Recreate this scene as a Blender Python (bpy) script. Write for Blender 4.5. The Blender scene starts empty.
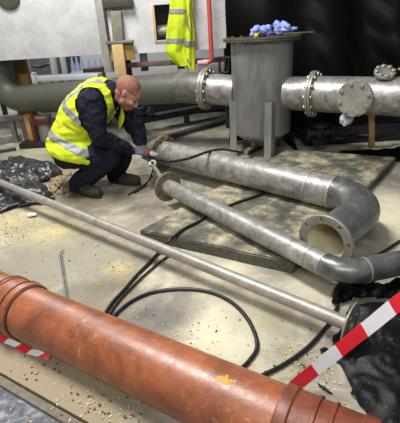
import bpy, bmesh, math, random
from mathutils import Vector, Matrix, Quaternion, noise
random.seed(7)
PI = math.pi
scn = bpy.context.scene
col = scn.collection
V = Vector

# ---------------------------------------------------------------- camera
CAM_H, PITCH, ROLL, FPX = 1.27, 24.5, -3.5, 400.0
cam_d = bpy.data.cameras.new('camera')
cam = bpy.data.objects.new('camera', cam_d)
col.objects.link(cam)
CAM_R = Matrix.Rotation(math.radians(90 - PITCH), 3, 'X') @ Matrix.Rotation(math.radians(ROLL), 3, 'Z')
CAM_C = V((0, 0, CAM_H))
cam.matrix_world = Matrix.Translation(CAM_C) @ CAM_R.to_4x4()
cam_d.sensor_fit = 'HORIZONTAL'
cam_d.sensor_width = 36.0
cam_d.lens = 36.0 * FPX / 400.0
cam_d.clip_start = 0.05
scn.camera = cam

# ---------------------------------------------------------------- world, lamps, exposure
w = bpy.data.worlds.new('hall_light')
scn.world = w
w.use_nodes = True
bg = w.node_tree.nodes['Background']
bg.inputs[0].default_value = (0.86, 0.92, 1.0, 1)
bg.inputs[1].default_value = 0.15


def area(name, loc, target, sx, sy, power, colr):
    l = bpy.data.lights.new(name, 'AREA')
    l.shape = 'RECTANGLE'
    l.size, l.size_y, l.energy, l.color = sx, sy, power, colr
    o = bpy.data.objects.new(name, l)
    col.objects.link(o)
    o.location = loc
    o.rotation_euler = (V(target) - V(loc)).to_track_quat('-Z', 'Y').to_euler()
    return o


area('hall_lamp', (-1.4, 2.35, 5.0), (-0.1, 2.7, 0), 2.6, 0.45, 365, (1.0, 0.985, 0.95))
area('hall_lamp', (-0.8, -1.9, 3.6), (-0.3, 2.6, 0.6), 2.6, 0.4, 125, (1.0, 0.985, 0.95))
area('hall_lamp', (-3.6, 8.4, 5.0), (-2.5, 7.5, 0), 3.0, 1.2, 260, (0.95, 0.98, 1.0))

vs = scn.view_settings
vs.view_transform = 'Standard'
vs.look = 'None'
vs.gamma = 1.0
vs.use_curve_mapping = False
vs.exposure = 0.0


# ---------------------------------------------------------------- pixel rays to places in the hall
def ray(px, py):
    return CAM_R @ V(((px - 200) / FPX, -(py - 211.5) / FPX, -1.0))


def gp(px, py, z=0.0):
    d = ray(px, py)
    return CAM_C + d * ((z - CAM_H) / d.z)


def at(px, py, Y):
    d = ray(px, py)
    return CAM_C + d * (Y / d.y)


# ---------------------------------------------------------------- materials
def srgb(r, g, b):
    f = lambda c: (c / 255 / 12.92) if c / 255 <= 0.04045 else ((c / 255 + 0.055) / 1.055) ** 2.4
    return (f(r), f(g), f(b), 1)


class NT:
    def __init__(s, name):
        s.m = bpy.data.materials.new(name)
        s.m.use_nodes = True
        s.t = s.m.node_tree
        s.b = s.t.nodes['Principled BSDF']
        s.co = s.t.nodes.new('ShaderNodeTexCoord')

    def n(s, typ, **k):
        nd = s.t.nodes.new(typ)
        for a, v in k.items():
            setattr(nd, a, v)
        return nd

    def l(s, a, b):
        s.t.links.new(a, b)

    def noise(s, scale, detail=4, rough=0.6, dist=0.0, vec=None):
        nd = s.n('ShaderNodeTexNoise')
        nd.inputs['Scale'].default_value = scale
        nd.inputs['Detail'].default_value = detail
        nd.inputs['Roughness'].default_value = rough
        nd.inputs['Distortion'].default_value = dist
        s.l(vec if vec is not None else s.co.outputs['Object'], nd.inputs['Vector'])
        return nd.outputs[0]

    def ramp(s, fac, stops):
        nd = s.n('ShaderNodeValToRGB')
        els = nd.color_ramp.elements
        while len(els) < len(stops):
            els.new(0.5)
        for e, (p, c) in zip(els, stops):
            e.position = p
            e.color = c if len(c) == 4 else (*c, 1)
        s.l(fac, nd.inputs[0])
        return nd.outputs[0]

    def mix(s, fac, a, b):
        nd = s.n('ShaderNodeMix', data_type='RGBA')
        for sock, v in ((nd.inputs[0], fac), (nd.inputs[6], a), (nd.inputs[7], b)):
            if isinstance(v, (int, float)):
                sock.default_value = v
            elif isinstance(v, tuple):
                sock.default_value = v
            else:
                s.l(v, sock)
        return nd.outputs[2]

    def math(s, op, a, b=0.0, c=None):
        nd = s.n('ShaderNodeMath', operation=op)
        for i, v in enumerate((a, b) if c is None else (a, b, c)):
            if isinstance(v, (int, float)):
                nd.inputs[i].default_value = v
            else:
                s.l(v, nd.inputs[i])
        return nd.outputs[0]

    def bump(s, h, strength=0.3, dist=0.01):
        nd = s.n('ShaderNodeBump')
        nd.inputs['Strength'].default_value = strength
        nd.inputs['Distance'].default_value = dist
        s.l(h, nd.inputs['Height'])
        s.l(nd.outputs[0], s.b.inputs['Normal'])

    def scaled(s, v):
        nd = s.n('ShaderNodeMapping')
        nd.inputs['Scale'].default_value = v
        s.l(s.co.outputs['Object'], nd.inputs[0])
        return nd.outputs[0]

    def spot(s, p, r, soft, wob=None):
        d = s.n('ShaderNodeVectorMath', operation='DISTANCE')
        s.l(s.co.outputs['Object'], d.inputs[0])
        d.inputs[1].default_value = p
        v = d.outputs['Value']
        if wob is not None:
            v = s.math('ADD', v, s.math('MULTIPLY', s.math('SUBTRACT', wob, 0.5), r * 1.6))
        m = s.n('ShaderNodeMapRange')
        m.inputs[1].default_value = r + soft
        m.inputs[2].default_value = max(r - soft, 0.0)
        s.l(v, m.inputs[0])
        return m.outputs[0]


def plain(name, c, rough=0.6, metal=0.0, var=0.18, scale=14.0, bump=0.15, spec=0.5):
    k = NT(name)
    c2 = tuple(x * (1 - var) for x in c[:3]) + (1,)
    c3 = tuple(min(1, x * (1 + var)) for x in c[:3]) + (1,)
    f = k.noise(scale, 5)
    k.l(k.ramp(f, [(0.3, c2), (0.7, c3)]), k.b.inputs['Base Color'])
    k.b.inputs['Roughness'].default_value = rough
    k.b.inputs['Metallic'].default_value = metal
    k.b.inputs['Specular IOR Level'].default_value = spec
    k.bump(f, bump, 0.004)
    return k.m


def dirty_metal(name, lo, hi, dirt, metal=0.75, rough=0.42, scale=9.0, amount=0.5, grain=(1, 1, 1)):
    k = NT(name)
    v = k.scaled(grain)
    a = k.noise(scale, 8, 0.65, 0.4, v)
    b = k.noise(scale * 4.3, 6, 0.7, 0.0, v)
    c = k.noise(scale * 0.8, 8, 0.7, 0.9, v)
    base = k.ramp(a, [(0.28, lo), (0.72, hi)])
    base = k.mix(k.ramp(b, [(0.5, (0, 0, 0)), (0.72, (0.5, 0.5, 0.5))]), base, hi)
    m = k.ramp(c, [(1 - amount, (0, 0, 0)), (min(1, 1.22 - amount), (0.9, 0.9, 0.9))])
    k.l(k.mix(m, base, dirt), k.b.inputs['Base Color'])
    k.l(k.math('MULTIPLY', k.math('SUBTRACT', 1.0, m), metal), k.b.inputs['Metallic'])
    k.l(k.math('ADD', k.math('MULTIPLY', m, 0.35), k.math('ADD', rough - 0.08, k.math('MULTIPLY', b, 0.16))), k.b.inputs['Roughness'])
    k.bump(b, 0.22, 0.004)
    return k.m


def floor_material():
    k = NT('dusty_concrete')
    big = k.noise(1.15, 6, 0.6, 0.7)
    mid = k.noise(5.0, 8, 0.68, 0.5)
    fine = k.noise(38.0, 6, 0.7)
    speck = k.noise(110.0, 3, 0.6)
    c = k.ramp(big, [(0.28, srgb(124, 119, 110)), (0.45, srgb(156, 150, 136)), (0.62, srgb(190, 183, 160)), (0.8, srgb(180, 174, 156))])
    c = k.mix(k.ramp(mid, [(0.36, (0.85, 0.85, 0.85)), (0.58, (0, 0, 0))]), c, srgb(112, 106, 95))
    c = k.mix(k.ramp(mid, [(0.56, (0, 0, 0)), (0.72, (0.65, 0.65, 0.65))]), c, srgb(200, 194, 172))

    def stain(px, py, r, colr, soft, s, wob):
        nonlocal c
        p = gp(px, py)
        f = k.math('MULTIPLY', k.spot(tuple(p), r, soft, wob), s)
        c = k.mix(f, c, colr)
    grey = srgb(96, 92, 92)
    brown = srgb(112, 96, 74)
    pale = srgb(218, 211, 184)
    w2 = k.noise(3.2, 5, 0.6, 0.6)
    w3 = k.noise(9.0, 5, 0.7, 0.6)
    stain(215, 335, 0.20, pale, 0.2, 0.8, w2)
    stain(230, 268, 0.13, pale, 0.1, 0.7, w2)
    stain(190, 245, 0.12, pale, 0.1, 0.6, w2)
    stain(310, 290, 0.12, pale, 0.1, 0.6, w2)
    stain(395, 215, 0.35, pale, 0.2, 0.7, w2)
    stain(30, 265, 0.22, srgb(126, 118, 106), 0.15, 0.8, w2)
    stain(75, 262, 0.24, srgb(150, 143, 130), 0.15, 0.75, w2)
    stain(120, 235, 0.2, srgb(168, 160, 142), 0.15, 0.6, w2)
    stain(55, 248, 0.45, srgb(148, 141, 126), 0.3, 0.6, w2)
    stain(20, 210, 0.2, srgb(190, 180, 150), 0.15, 0.4, w3)
    stain(95, 375, 0.3, srgb(136, 124, 104), 0.2, 0.85, w3)
    stain(60, 372, 0.3, srgb(150, 137, 114), 0.15, 0.8, w3)
    stain(20, 352, 0.2, srgb(146, 134, 114), 0.15, 0.8, w3)
    stain(225, 125, 0.3, srgb(120, 114, 104), 0.2, 0.7, w3)
    stain(190, 118, 0.35, srgb(110, 106, 100), 0.25, 0.6, w3)
    stain(140, 318, 0.15, grey, 0.14, 0.95, w3)
    stain(95, 300, 0.12, srgb(120, 112, 98), 0.1, 0.8, w3)
    stain(270, 320, 0.1, srgb(160, 150, 124), 0.1, 0.6, w3)
    stain(175, 308, 0.09, grey, 0.09, 0.6, w3)
    stain(120, 285, 0.10, brown, 0.1, 0.65, w3)
    stain(150, 205, 0.13, srgb(96, 84, 70), 0.12, 0.6, w3)
    stain(175, 325, 0.06, srgb(70, 66, 62), 0.06, 0.5, w3)
    stain(12, 225, 0.22, srgb(196, 180, 128), 0.2, 0.55, w3)
    stain(55, 232, 0.14, srgb(214, 198, 140), 0.12, 0.55, w3)
    stain(120, 268, 0.06, srgb(206, 188, 122), 0.06, 0.6, w3)
    stain(70, 175, 0.14, srgb(150, 132, 96), 0.12, 0.6, w3)
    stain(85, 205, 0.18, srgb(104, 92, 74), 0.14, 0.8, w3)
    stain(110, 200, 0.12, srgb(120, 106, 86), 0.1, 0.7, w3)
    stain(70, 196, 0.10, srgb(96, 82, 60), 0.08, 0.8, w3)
    stain(40, 150, 0.3, srgb(214, 206, 172), 0.2, 0.6, w3)
    stain(210, 130, 0.35, srgb(170, 160, 136), 0.3, 0.5, w3)
    stain(45, 360, 0.35, srgb(150, 136, 114), 0.2, 0.85, w2)
    c = k.mix(k.ramp(fine, [(0.58, (0, 0, 0)), (0.75, (0.5, 0.5, 0.5))]), c, srgb(120, 108, 84))
    c = k.mix(k.ramp(speck, [(0.66, (0, 0, 0)), (0.74, (0.55, 0.55, 0.55))]), c, srgb(226, 214, 168))
    k.l(c, k.b.inputs['Base Color'])
    k.l(k.ramp(mid, [(0.3, (0.55, 0.55, 0.55)), (0.7, (0.85, 0.85, 0.85))]), k.b.inputs['Roughness'])
    k.b.inputs['Specular IOR Level'].default_value = 0.3
    h = k.math('ADD', k.math('MULTIPLY', mid, 1.0), k.math('MULTIPLY', fine, 0.6))
    k.bump(h, 0.35, 0.012)
    return k.m


def screed_material():
    k = NT('dark_rough_screed')
    a = k.noise(26, 9, 0.75, 0.4)
    b = k.noise(70, 5, 0.7)
    c = k.noise(6, 4, 0.6, 0.5)
    v = k.ramp(a, [(0.33, srgb(66, 68, 72)), (0.52, srgb(112, 115, 120)), (0.68, srgb(178, 182, 188))])
    v = k.mix(k.ramp(c, [(0.5, (0, 0, 0)), (0.7, (0.5, 0.5, 0.5))]), v, srgb(88, 88, 90))
    k.l(v, k.b.inputs['Base Color'])
    k.b.inputs['Roughness'].default_value = 0.8
    k.bump(k.math('ADD', a, b), 0.7, 0.015)
    return k.m


def orange_material():
    k = NT('scuffed_orange_plastic')
    a = k.noise(6.0, 8, 0.7, 0.6)
    b = k.noise(30, 7, 0.7, 0.4)
    s = k.noise(9.0, 6, 0.75, 0.3, k.scaled((3.0, 14.0, 6.0)))
    c = k.ramp(a, [(0.32, srgb(104, 60, 38)), (0.5, srgb(146, 82, 49)), (0.7, srgb(167, 100, 63))])
    c = k.mix(k.ramp(b, [(0.58, (0, 0, 0)), (0.76, (0.7, 0.7, 0.7))]), c, srgb(210, 152, 112))
    c = k.mix(k.ramp(s, [(0.57, (0, 0, 0)), (0.70, (0.85, 0.85, 0.85))]), c, srgb(92, 50, 34))
    c = k.mix(k.ramp(s, [(0.26, (0.6, 0.6, 0.6)), (0.36, (0, 0, 0))]), c, srgb(110, 66, 50))
    k.l(c, k.b.inputs['Base Color'])
    k.l(k.ramp(b, [(0.3, (0.27, 0.27, 0.27)), (0.7, (0.48, 0.48, 0.48))]), k.b.inputs['Roughness'])
    fs = k.noise(42.0, 8, 0.8, 0.2, k.scaled((0.6, 1.6, 1.0)))
    c = k.mix(k.ramp(fs, [(0.60, (0, 0, 0)), (0.70, (0.8, 0.8, 0.8))]), c, srgb(74, 44, 32))
    c = k.mix(k.ramp(fs, [(0.28, (0.75, 0.75, 0.75)), (0.37, (0, 0, 0))]), c, srgb(214, 158, 122))
    lg = k.noise(2.2, 6, 0.7, 0.5)
    c = k.mix(k.ramp(lg, [(0.5, (0, 0, 0)), (0.68, (0.55, 0.55, 0.55))]), c, srgb(96, 52, 38))
    k.l(c, k.b.inputs['Base Color'])
    k.b.inputs['Specular IOR Level'].default_value = 0.7
    k.bump(s, 0.16, 0.004)
    return k.m


def sheet_material(name, dust, colr=(0.004, 0.004, 0.005, 1), rough=0.36, spec=0.5):
    k = NT(name)
    a = k.noise(20, 10, 0.8, 0.3)
    b = k.noise(90, 4, 0.7)
    f = k.math('MULTIPLY', k.ramp(a, [(0.62 - dust * 0.25, (0, 0, 0)), (0.85 - dust * 0.2, (1, 1, 1))]), min(1.0, dust * 1.6))
    f = k.math('MULTIPLY', f, 0.55)
    f2 = k.math('MULTIPLY', k.ramp(b, [(0.62, (0, 0, 0)), (0.72, (1, 1, 1))]), min(1.0, dust * 1.3))
    c = k.mix(f, colr, srgb(120, 116, 108))
    c = k.mix(f2, c, srgb(190, 180, 160))
    k.b.inputs['Specular IOR Level'].default_value = spec
    k.l(c, k.b.inputs['Base Color'])
    k.l(k.math('ADD', rough, k.math('MULTIPLY', f, 0.4)), k.b.inputs['Roughness'])
    k.bump(a, 0.25, 0.01)
    return k.m


def cloth(name, c, var=0.15, rough=0.85, scale=22):
    return plain(name, c, rough, 0, var, scale, 0.35, 0.2)


M = {}
M['floor'] = floor_material()
M['screed'] = screed_material()
M['orange'] = orange_material()
M['steel'] = dirty_metal('pickled_steel', srgb(102, 100, 97), srgb(196, 193, 188), srgb(100, 94, 82), 0.55, 0.42, 12, 0.46, (1.0, 1.0, 1.0))
M['elbow'] = dirty_metal('dark_elbow_steel', srgb(66, 66, 66), srgb(146, 145, 144), srgb(80, 77, 70), 0.6, 0.36, 9, 0.42)
M['weld'] = plain('weld_bead', srgb(168, 164, 156), 0.45, 0.6, 0.2, 60, 0.4)
M['flange'] = dirty_metal('flange_steel', srgb(122, 118, 108), srgb(168, 163, 152), srgb(112, 100, 80), 0.5, 0.45, 12, 0.5)
M['mudflange'] = dirty_metal('mud_caked_flange', srgb(104, 94, 76), srgb(140, 128, 104), srgb(98, 84, 60), 0.25, 0.6, 14, 0.6)
M['tank'] = dirty_metal('brushed_vessel_steel', srgb(118, 117, 117), srgb(164, 163, 162), srgb(106, 102, 96), 0.4, 0.32, 6, 0.32, (1, 1, 0.25))
M['pale'] = dirty_metal('pale_flange_steel', srgb(134, 131, 124), srgb(176, 172, 163), srgb(120, 113, 98), 0.5, 0.45, 10, 0.5)
M['galv'] = dirty_metal('dull_tube_steel', srgb(136, 130, 123), srgb(178, 171, 163), srgb(128, 116, 102), 0.4, 0.45, 14, 0.38)
M['lid'] = dirty_metal('dark_lid_steel', srgb(78, 74, 64), srgb(112, 108, 92), srgb(66, 58, 44), 0.4, 0.5, 10, 0.5)
M['bolt'] = plain('bolt_steel', srgb(120, 114, 100), 0.45, 0.7, 0.25, 30)
M['panel'] = dirty_metal('white_galvanised_sheet', srgb(190, 190, 192), srgb(226, 226, 228), srgb(182, 179, 174), 0.1, 0.55, 4.5, 0.45)
M['panelframe'] = plain('pale_frame_steel', srgb(176, 172, 166), 0.5, 0.3)
M['duct'] = plain('grey_green_duct', srgb(84, 85, 77), 0.5, 0.0, 0.16, 4, 0.1)
M['silver'] = plain('bright_silver_wrap', srgb(202, 206, 212), 0.35, 0.4, 0.1, 8, 0.2)
M['darksteel'] = plain('dark_channel_steel', srgb(66, 66, 66), 0.5, 0.3, 0.3, 10)
M['greysteel'] = plain('grey_beam_steel', srgb(128, 126, 120), 0.5, 0.3, 0.2, 10)
M['rust'] = plain('rusty_rail', srgb(104, 84, 74), 0.7, 0.1, 0.3, 10)
M['black'] = plain('black_rubber', (0.008, 0.008, 0.009, 1), 0.42, 0, 0.3, 40, 0.1)
M['blacksteel'] = plain('black_steel', (0.02, 0.02, 0.021, 1), 0.5, 0.3, 0.3, 12)
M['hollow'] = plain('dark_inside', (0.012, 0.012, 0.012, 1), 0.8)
M['timber'] = plain('pale_timber', srgb(206, 176, 124), 0.7, 0, 0.14, 12)
M['ochre'] = plain('ochre_timber', srgb(176, 140, 76), 0.7, 0, 0.2, 9)
M['grytimber'] = plain('weathered_timber', srgb(136, 132, 112), 0.75, 0, 0.2, 16)
M['olive'] = plain('olive_bracket', srgb(74, 72, 62), 0.6, 0.1)
M['redpipe'] = plain('red_painted_pipe', srgb(196, 78, 74), 0.4, 0, 0.12, 20)
M['pink'] = plain('faded_pink_coupling', srgb(206, 170, 168), 0.5, 0, 0.12, 20)
M['red'] = plain('red_paint', srgb(78, 28, 26), 0.5, 0, 0.3, 16)
M['toolred'] = plain('tool_red', srgb(158, 54, 46), 0.5)
M['sheet'] = sheet_material('black_plastic_sheeting', 0.06, (0.0025, 0.0025, 0.003, 1), 0.4, 0.16)
M['dustysheet'] = sheet_material('dusty_black_plastic', 0.2, (0.004, 0.004, 0.005, 1), 0.48, 0.3)
M['wetsheet'] = sheet_material('wet_dusty_plastic', 0.42, (0.026, 0.026, 0.027, 1), 0.3)
M['slab'] = None
M['hiviz'] = cloth('high_visibility_yellow', (0.60, 0.71, 0.03, 1), 0.14)
M['reflect'] = plain('grey_reflective_band', srgb(140, 144, 150), 0.5, 0.1, 0.12, 30)
M['navy'] = cloth('navy_workwear', (0.0125, 0.0145, 0.026, 1), 0.35)
M['skin'] = plain('skin', srgb(192, 136, 118), 0.5, 0, 0.1, 20, 0.1)
M['hair'] = plain('cropped_hair', srgb(142, 94, 76), 0.7, 0, 0.2, 70, 0.3)
M['stubble'] = plain('stubble', srgb(150, 98, 80), 0.65, 0, 0.16, 90, 0.2)
M['eye'] = plain('dark_eye', (0.02, 0.015, 0.012, 1), 0.3)
M['lip'] = plain('lip', srgb(150, 88, 78), 0.5)
M['glove'] = cloth('grey_work_glove', srgb(96, 98, 104), 0.25)
M['boot'] = plain('dusty_boot_leather', srgb(62, 57, 51), 0.8, 0, 0.35, 25, 0.4)
M['sole'] = plain('boot_sole', srgb(46, 42, 38), 0.8)
M['blueglove'] = plain('blue_nitrile', srgb(140, 156, 224), 0.45, 0, 0.12, 20, 0.2)
M['bluewrap'] = plain('blue_white_wrap', srgb(176, 190, 214), 0.35, 0, 0.2, 9, 0.2)
M['bluebag'] = plain('dark_blue_plastic', srgb(92, 106, 136), 0.3, 0, 0.45, 12, 0.4)
M['white'] = plain('dull_white', srgb(214, 214, 212), 0.6, 0, 0.08)
M['wall'] = plain('pale_hall_wall', srgb(186, 188, 190), 0.8, 0, 0.08, 1.5)
M['yellow'] = plain('yellow_plastic', srgb(214, 200, 60), 0.5)
M['stone'] = plain('straw_coloured_gravel', srgb(150, 134, 102), 0.85, 0, 0.5, 1.5, 0.3)
M['chip'] = plain('straw_chip', srgb(190, 172, 128), 0.85, 0, 0.3, 3, 0.1)
M['tapered'] = plain('tape_red', srgb(206, 34, 46), 0.4, 0, 0.06)
M['tapewhite'] = plain('tape_white', srgb(216, 214, 218), 0.4, 0, 0.05)
M['rag'] = cloth('white_rag', srgb(196, 198, 206), 0.1)


def slab_material():
    k = NT('dirty_slab_top')
    a = k.noise(4.5, 9, 0.74, 0.1)
    b = k.noise(46, 6, 0.72)
    c = k.ramp(a, [(0.36, srgb(60, 58, 53)), (0.47, srgb(100, 96, 86)), (0.55, srgb(150, 142, 118)), (0.66, srgb(198, 190, 158))])
    c = k.mix(k.ramp(b, [(0.5, (0, 0, 0)), (0.7, (0.6, 0.6, 0.6))]), c, srgb(84, 80, 70))
    # the upright edges take a darker tone than the top
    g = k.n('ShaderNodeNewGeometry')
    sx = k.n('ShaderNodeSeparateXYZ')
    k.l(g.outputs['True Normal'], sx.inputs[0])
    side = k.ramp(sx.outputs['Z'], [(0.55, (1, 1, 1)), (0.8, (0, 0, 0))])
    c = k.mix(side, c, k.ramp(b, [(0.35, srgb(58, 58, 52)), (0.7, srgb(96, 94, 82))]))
    k.l(c, k.b.inputs['Base Color'])
    k.b.inputs['Roughness'].default_value = 0.7
    k.bump(k.math('ADD', a, b), 0.4, 0.01)
    return k.m


M['slab'] = slab_material()

# ---------------------------------------------------------------- mesh helpers
WL = {}


def frame(d):
    d = V(d).normalized()
    u = d.cross(V((0, 0, 1)))
    if u.length < 1e-3:
        u = d.cross(V((0, 1, 0)))
    u.normalize()
    return u, d.cross(u).normalized(), d


def finish(bm, angle=38):
    bmesh.ops.recalc_face_normals(bm, faces=bm.faces[:])
    a = math.radians(angle)
    for f in bm.faces:
        f.smooth = True
    for e in bm.edges:
        e.smooth = not (len(e.link_faces) == 2 and e.calc_face_angle(0) > a)


def tag(o, label=None, cat=None, group=None, kind=None):
    if label:
        o['label'] = label
    if cat:
        o['category'] = cat
    if group:
        o['group'] = group
    if kind:
        o['kind'] = kind
    return o


def obj(name, bm, mat, parent=None, label=None, cat=None, group=None, kind=None, angle=38, recalc=True):
    if recalc:
        finish(bm, angle)
    xs = [v.co for v in bm.verts]
    lo = V((min(v.x for v in xs), min(v.y for v in xs), min(v.z for v in xs)))
    hi = V((max(v.x for v in xs), max(v.y for v in xs), max(v.z for v in xs)))
    org = (lo + hi) / 2
    if parent is None:
        org.z = lo.z
    for v in bm.verts:
        v.co -= org
    me = bpy.data.meshes.new(name)
    bm.to_mesh(me)
    bm.free()
    for m in (mat if isinstance(mat, (list, tuple)) else [mat]):
        me.materials.append(m)
    o = bpy.data.objects.new(name, me)
    col.objects.link(o)
    if parent is not None:
        o.parent = parent
        o.location = org - WL[parent.name]
    else:
        o.location = org
    WL[o.name] = org
    return tag(o, label, cat, group, kind)


def empty(name, loc, label, cat, group=None):
    o = bpy.data.objects.new(name, None)
    o.empty_display_size = 0.05
    col.objects.link(o)
    o.location = loc
    WL[o.name] = V(loc)
    return tag(o, label, cat, group)


def put(name, me, parent, p, axis=None, spin=0.0):
    """a copy of a shared piece at world point p with its Z along axis"""
    o = bpy.data.objects.new(name, me)
    col.objects.link(o)
    o.parent = parent
    o.location = V(p) - WL[parent.name]
    if axis is not None:
        q = V((0, 0, 1)).rotation_difference(V(axis).normalized())
        o.rotation_euler = (q @ Quaternion((0, 0, 1), spin)).to_euler()
    WL[o.name] = V(p)
    return o


def box(bm, c, s, rot=None, bevel=0.0):
    c = V(c)
    vs_ = []
    R = rot if rot is not None else Matrix.Identity(3)
    for dx in (-.5, .5):
        for dy in (-.5, .5):
            for dz in (-.5, .5):
                vs_.append(bm.verts.new(c + R @ V((dx * s[0], dy * s[1], dz * s[2]))))
    fs = [bm.faces.new([vs_[i] for i in q]) for q in ((0, 1, 3, 2), (4, 6, 7, 5), (0, 4, 5, 1), (2, 3, 7, 6), (0, 2, 6, 4), (1, 5, 7, 3))]
    bmesh.ops.recalc_face_normals(bm, faces=fs)
    if bevel:
        es = list({e for f in fs for e in f.edges})
        bmesh.ops.bevel(bm, geom=es, offset=bevel, segments=2, affect='EDGES', profile=0.5)
    return bm


def beam(bm, a, b, wd, ht, bevel=0.004, up=(0, 0, 1)):
    a, b = V(a), V(b)
    d = (b - a)
    x = d.normalized()
    y = V(up).cross(x).normalized()
    z = x.cross(y)
    R = Matrix((x, y, z)).transposed()
    return box(bm, (a + b) / 2, (d.length, wd, ht), R, bevel)


def lathe(bm, A, d, prof, seg=36, loop=False):
    u, v, d = frame(d)
    A = V(A)
    rings = []
    for t, r in prof:
        if r < 1e-6:
            rings.append([bm.verts.new(A + d * t)])
        else:
            rings.append([bm.verts.new(A + d * t + (u * math.cos(2 * PI * i / seg) + v * math.sin(2 * PI * i / seg)) * r) for i in range(seg)])
    pairs = list(zip(rings[:-1], rings[1:]))
    if loop:
        pairs.append((rings[-1], rings[0]))
    for p, q in pairs:
        for i in range(seg):
            j = (i + 1) % seg
            if len(p) == 1 and len(q) == 1:
                continue
            if len(p) == 1:
                bm.faces.new((p[0], q[i], q[j]))
            elif len(q) == 1:
                bm.faces.new((p[i], p[j], q[0]))
            else:
                bm.faces.new((p[i], p[j], q[j], q[i]))
    return bm


def tube(bm, pts, r, seg=14, caps=True, inner=None):
    pts = [V(p) for p in pts]
    n = len(pts)
    rs = r if isinstance(r, (list, tuple)) else [r] * n
    tan = [(pts[min(i + 1, n - 1)] - pts[max(i - 1, 0)]).normalized() for i in range(n)]
    u, v, _ = frame(tan[0])
    fr = []
    for i in range(n):
        if i:
            q = tan[i - 1].rotation_difference(tan[i])
            u = q @ u
            v = q @ v
        fr.append((u.copy(), v.copy()))

    def shell(k):
        out = []
        for i in range(n):
            u_, v_ = fr[i]
            out.append([bm.verts.new(pts[i] + (u_ * math.cos(2 * PI * j / seg) + v_ * math.sin(2 * PI * j / seg)) * rs[i] * k) for j in range(seg)])
        for a, b in zip(out[:-1], out[1:]):
            for j in range(seg):
                bm.faces.new((a[j], a[(j + 1) % seg], b[(j + 1) % seg], b[j]))
        return out
    o = shell(1.0)
    if inner:
        i_ = shell(inner)
        for e in (0, -1):
            for j in range(seg):
                k = (j + 1) % seg
                bm.faces.new((o[e][j], o[e][k], i_[e][k], i_[e][j]))
    elif caps:
        bm.faces.new(o[0])
        bm.faces.new(o[-1])
    return bm


def spline(pts, per=10):
    pts = [V(p) for p in pts]
    P = [pts[0] * 2 - pts[1]] + pts + [pts[-1] * 2 - pts[-2]]
    out = []
    for i in range(1, len(P) - 2):
        a, b, c, d = P[i - 1:i + 3]
        for k in range(per):
            t = k / per
            out.append(0.5 * ((2 * b) + (c - a) * t + (2 * a - 5 * b + 4 * c - d) * t * t + (3 * b - a - 3 * c + d) * t ** 3))
    out.append(pts[-1])
    return out


def arc(a, din, dout, R, n=12):
    """points of a 90 degree-ish bend that starts at a along din and leaves along dout"""
    din, dout = V(din).normalized(), V(dout).normalized()
    ang = din.angle(dout)
    side = (dout - din * dout.dot(din)).normalized()
    c = V(a) + side * R
    return [c - side * R * math.cos(ang * i / n) + din * R * math.sin(ang * i / n) for i in range(n + 1)]


def ico(bm, c, r, sub=2, scale=(1, 1, 1), rot=None):
    m = Matrix.Translation(V(c)) @ ((rot.to_4x4()) if rot is not None else Matrix.Identity(4)) @ Matrix.Diagonal((*[r * s for s in scale], 1))
    bmesh.ops.create_icosphere(bm, subdivisions=sub, radius=1.0, matrix=m)
    return bm


def limb(bm, chain, sub=2, seg=16):
    for p, r in chain:
        ico(bm, p, r, sub)
    for (p, r), (q, s) in zip(chain[:-1], chain[1:]):
        p, q = V(p), V(q)
        if (q - p).length > 1e-4:
            lathe(bm, p, q - p, [(0, 0), (0, r), ((q - p).length, s), ((q - p).length, 0)], seg)
    return bm


def evaluated(bm, mods):
    me = bpy.data.meshes.new('work')
    bmesh.ops.recalc_face_normals(bm, faces=bm.faces[:])
    bm.to_mesh(me)
    bm.free()
    o = bpy.data.objects.new('work', me)
    col.objects.link(o)
    for typ, kw in mods:
        m = o.modifiers.new(typ, typ)
        for a, v in kw.items():
            setattr(m, a, v)
    dg = bpy.context.evaluated_depsgraph_get()
    dg.update()
    me2 = bpy.data.meshes.new_from_object(o.evaluated_get(dg))
    out = bmesh.new()
    out.from_mesh(me2)
    bpy.data.objects.remove(o)
    bpy.data.meshes.remove(me)
    bpy.data.meshes.remove(me2)
    return out


def fuse(bm, voxel, it=6, fac=0.5):
    return evaluated(bm, [('REMESH', dict(mode='VOXEL', voxel_size=voxel)), ('SMOOTH', dict(iterations=it, factor=fac))])


def drill(bm, holes):
    """holes: list of (point, axis, radius, depth) cut through the mesh"""
    cb = bmesh.new()
    for p, ax, r, dep in holes:
        ax = V(ax).normalized()
        lathe(cb, V(p) - ax * dep / 2, ax, [(0, 0), (0, r), (dep, r), (dep, 0)], 14)
    bmesh.ops.recalc_face_normals(cb, faces=cb.faces[:])
    cm = bpy.data.meshes.new('cutter')
    cb.to_mesh(cm)
    cb.free()
    co = bpy.data.objects.new('cutter', cm)
    col.objects.link(co)
    out = evaluated(bm, [('BOOLEAN', dict(operation='DIFFERENCE', object=co, solver='EXACT'))])
    bpy.data.objects.remove(co)
    bpy.data.meshes.remove(cm)
    return out


def hexbolt(r, h, mat):
    bm = bmesh.new()
    lathe(bm, (0, 0, 0), (0, 0, 1), [(0, 0), (0, r * 0.62), (h * 0.25, r * 0.62), (h * 0.25, r), (h * 0.85, r), (h, r * 0.8), (h, 0)], 6)
    finish(bm, 25)
    me = bpy.data.meshes.new('bolt')
    bm.to_mesh(me)
    bm.free()
    me.materials.append(mat)
    return me


def circle_pts(c, axis, R, n, ph=0.0):
    u, v, _ = frame(axis)
    return [V(c) + (u * math.cos(2 * PI * i / n + ph) + v * math.sin(2 * PI * i / n + ph)) * R for i in range(n)]


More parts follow.
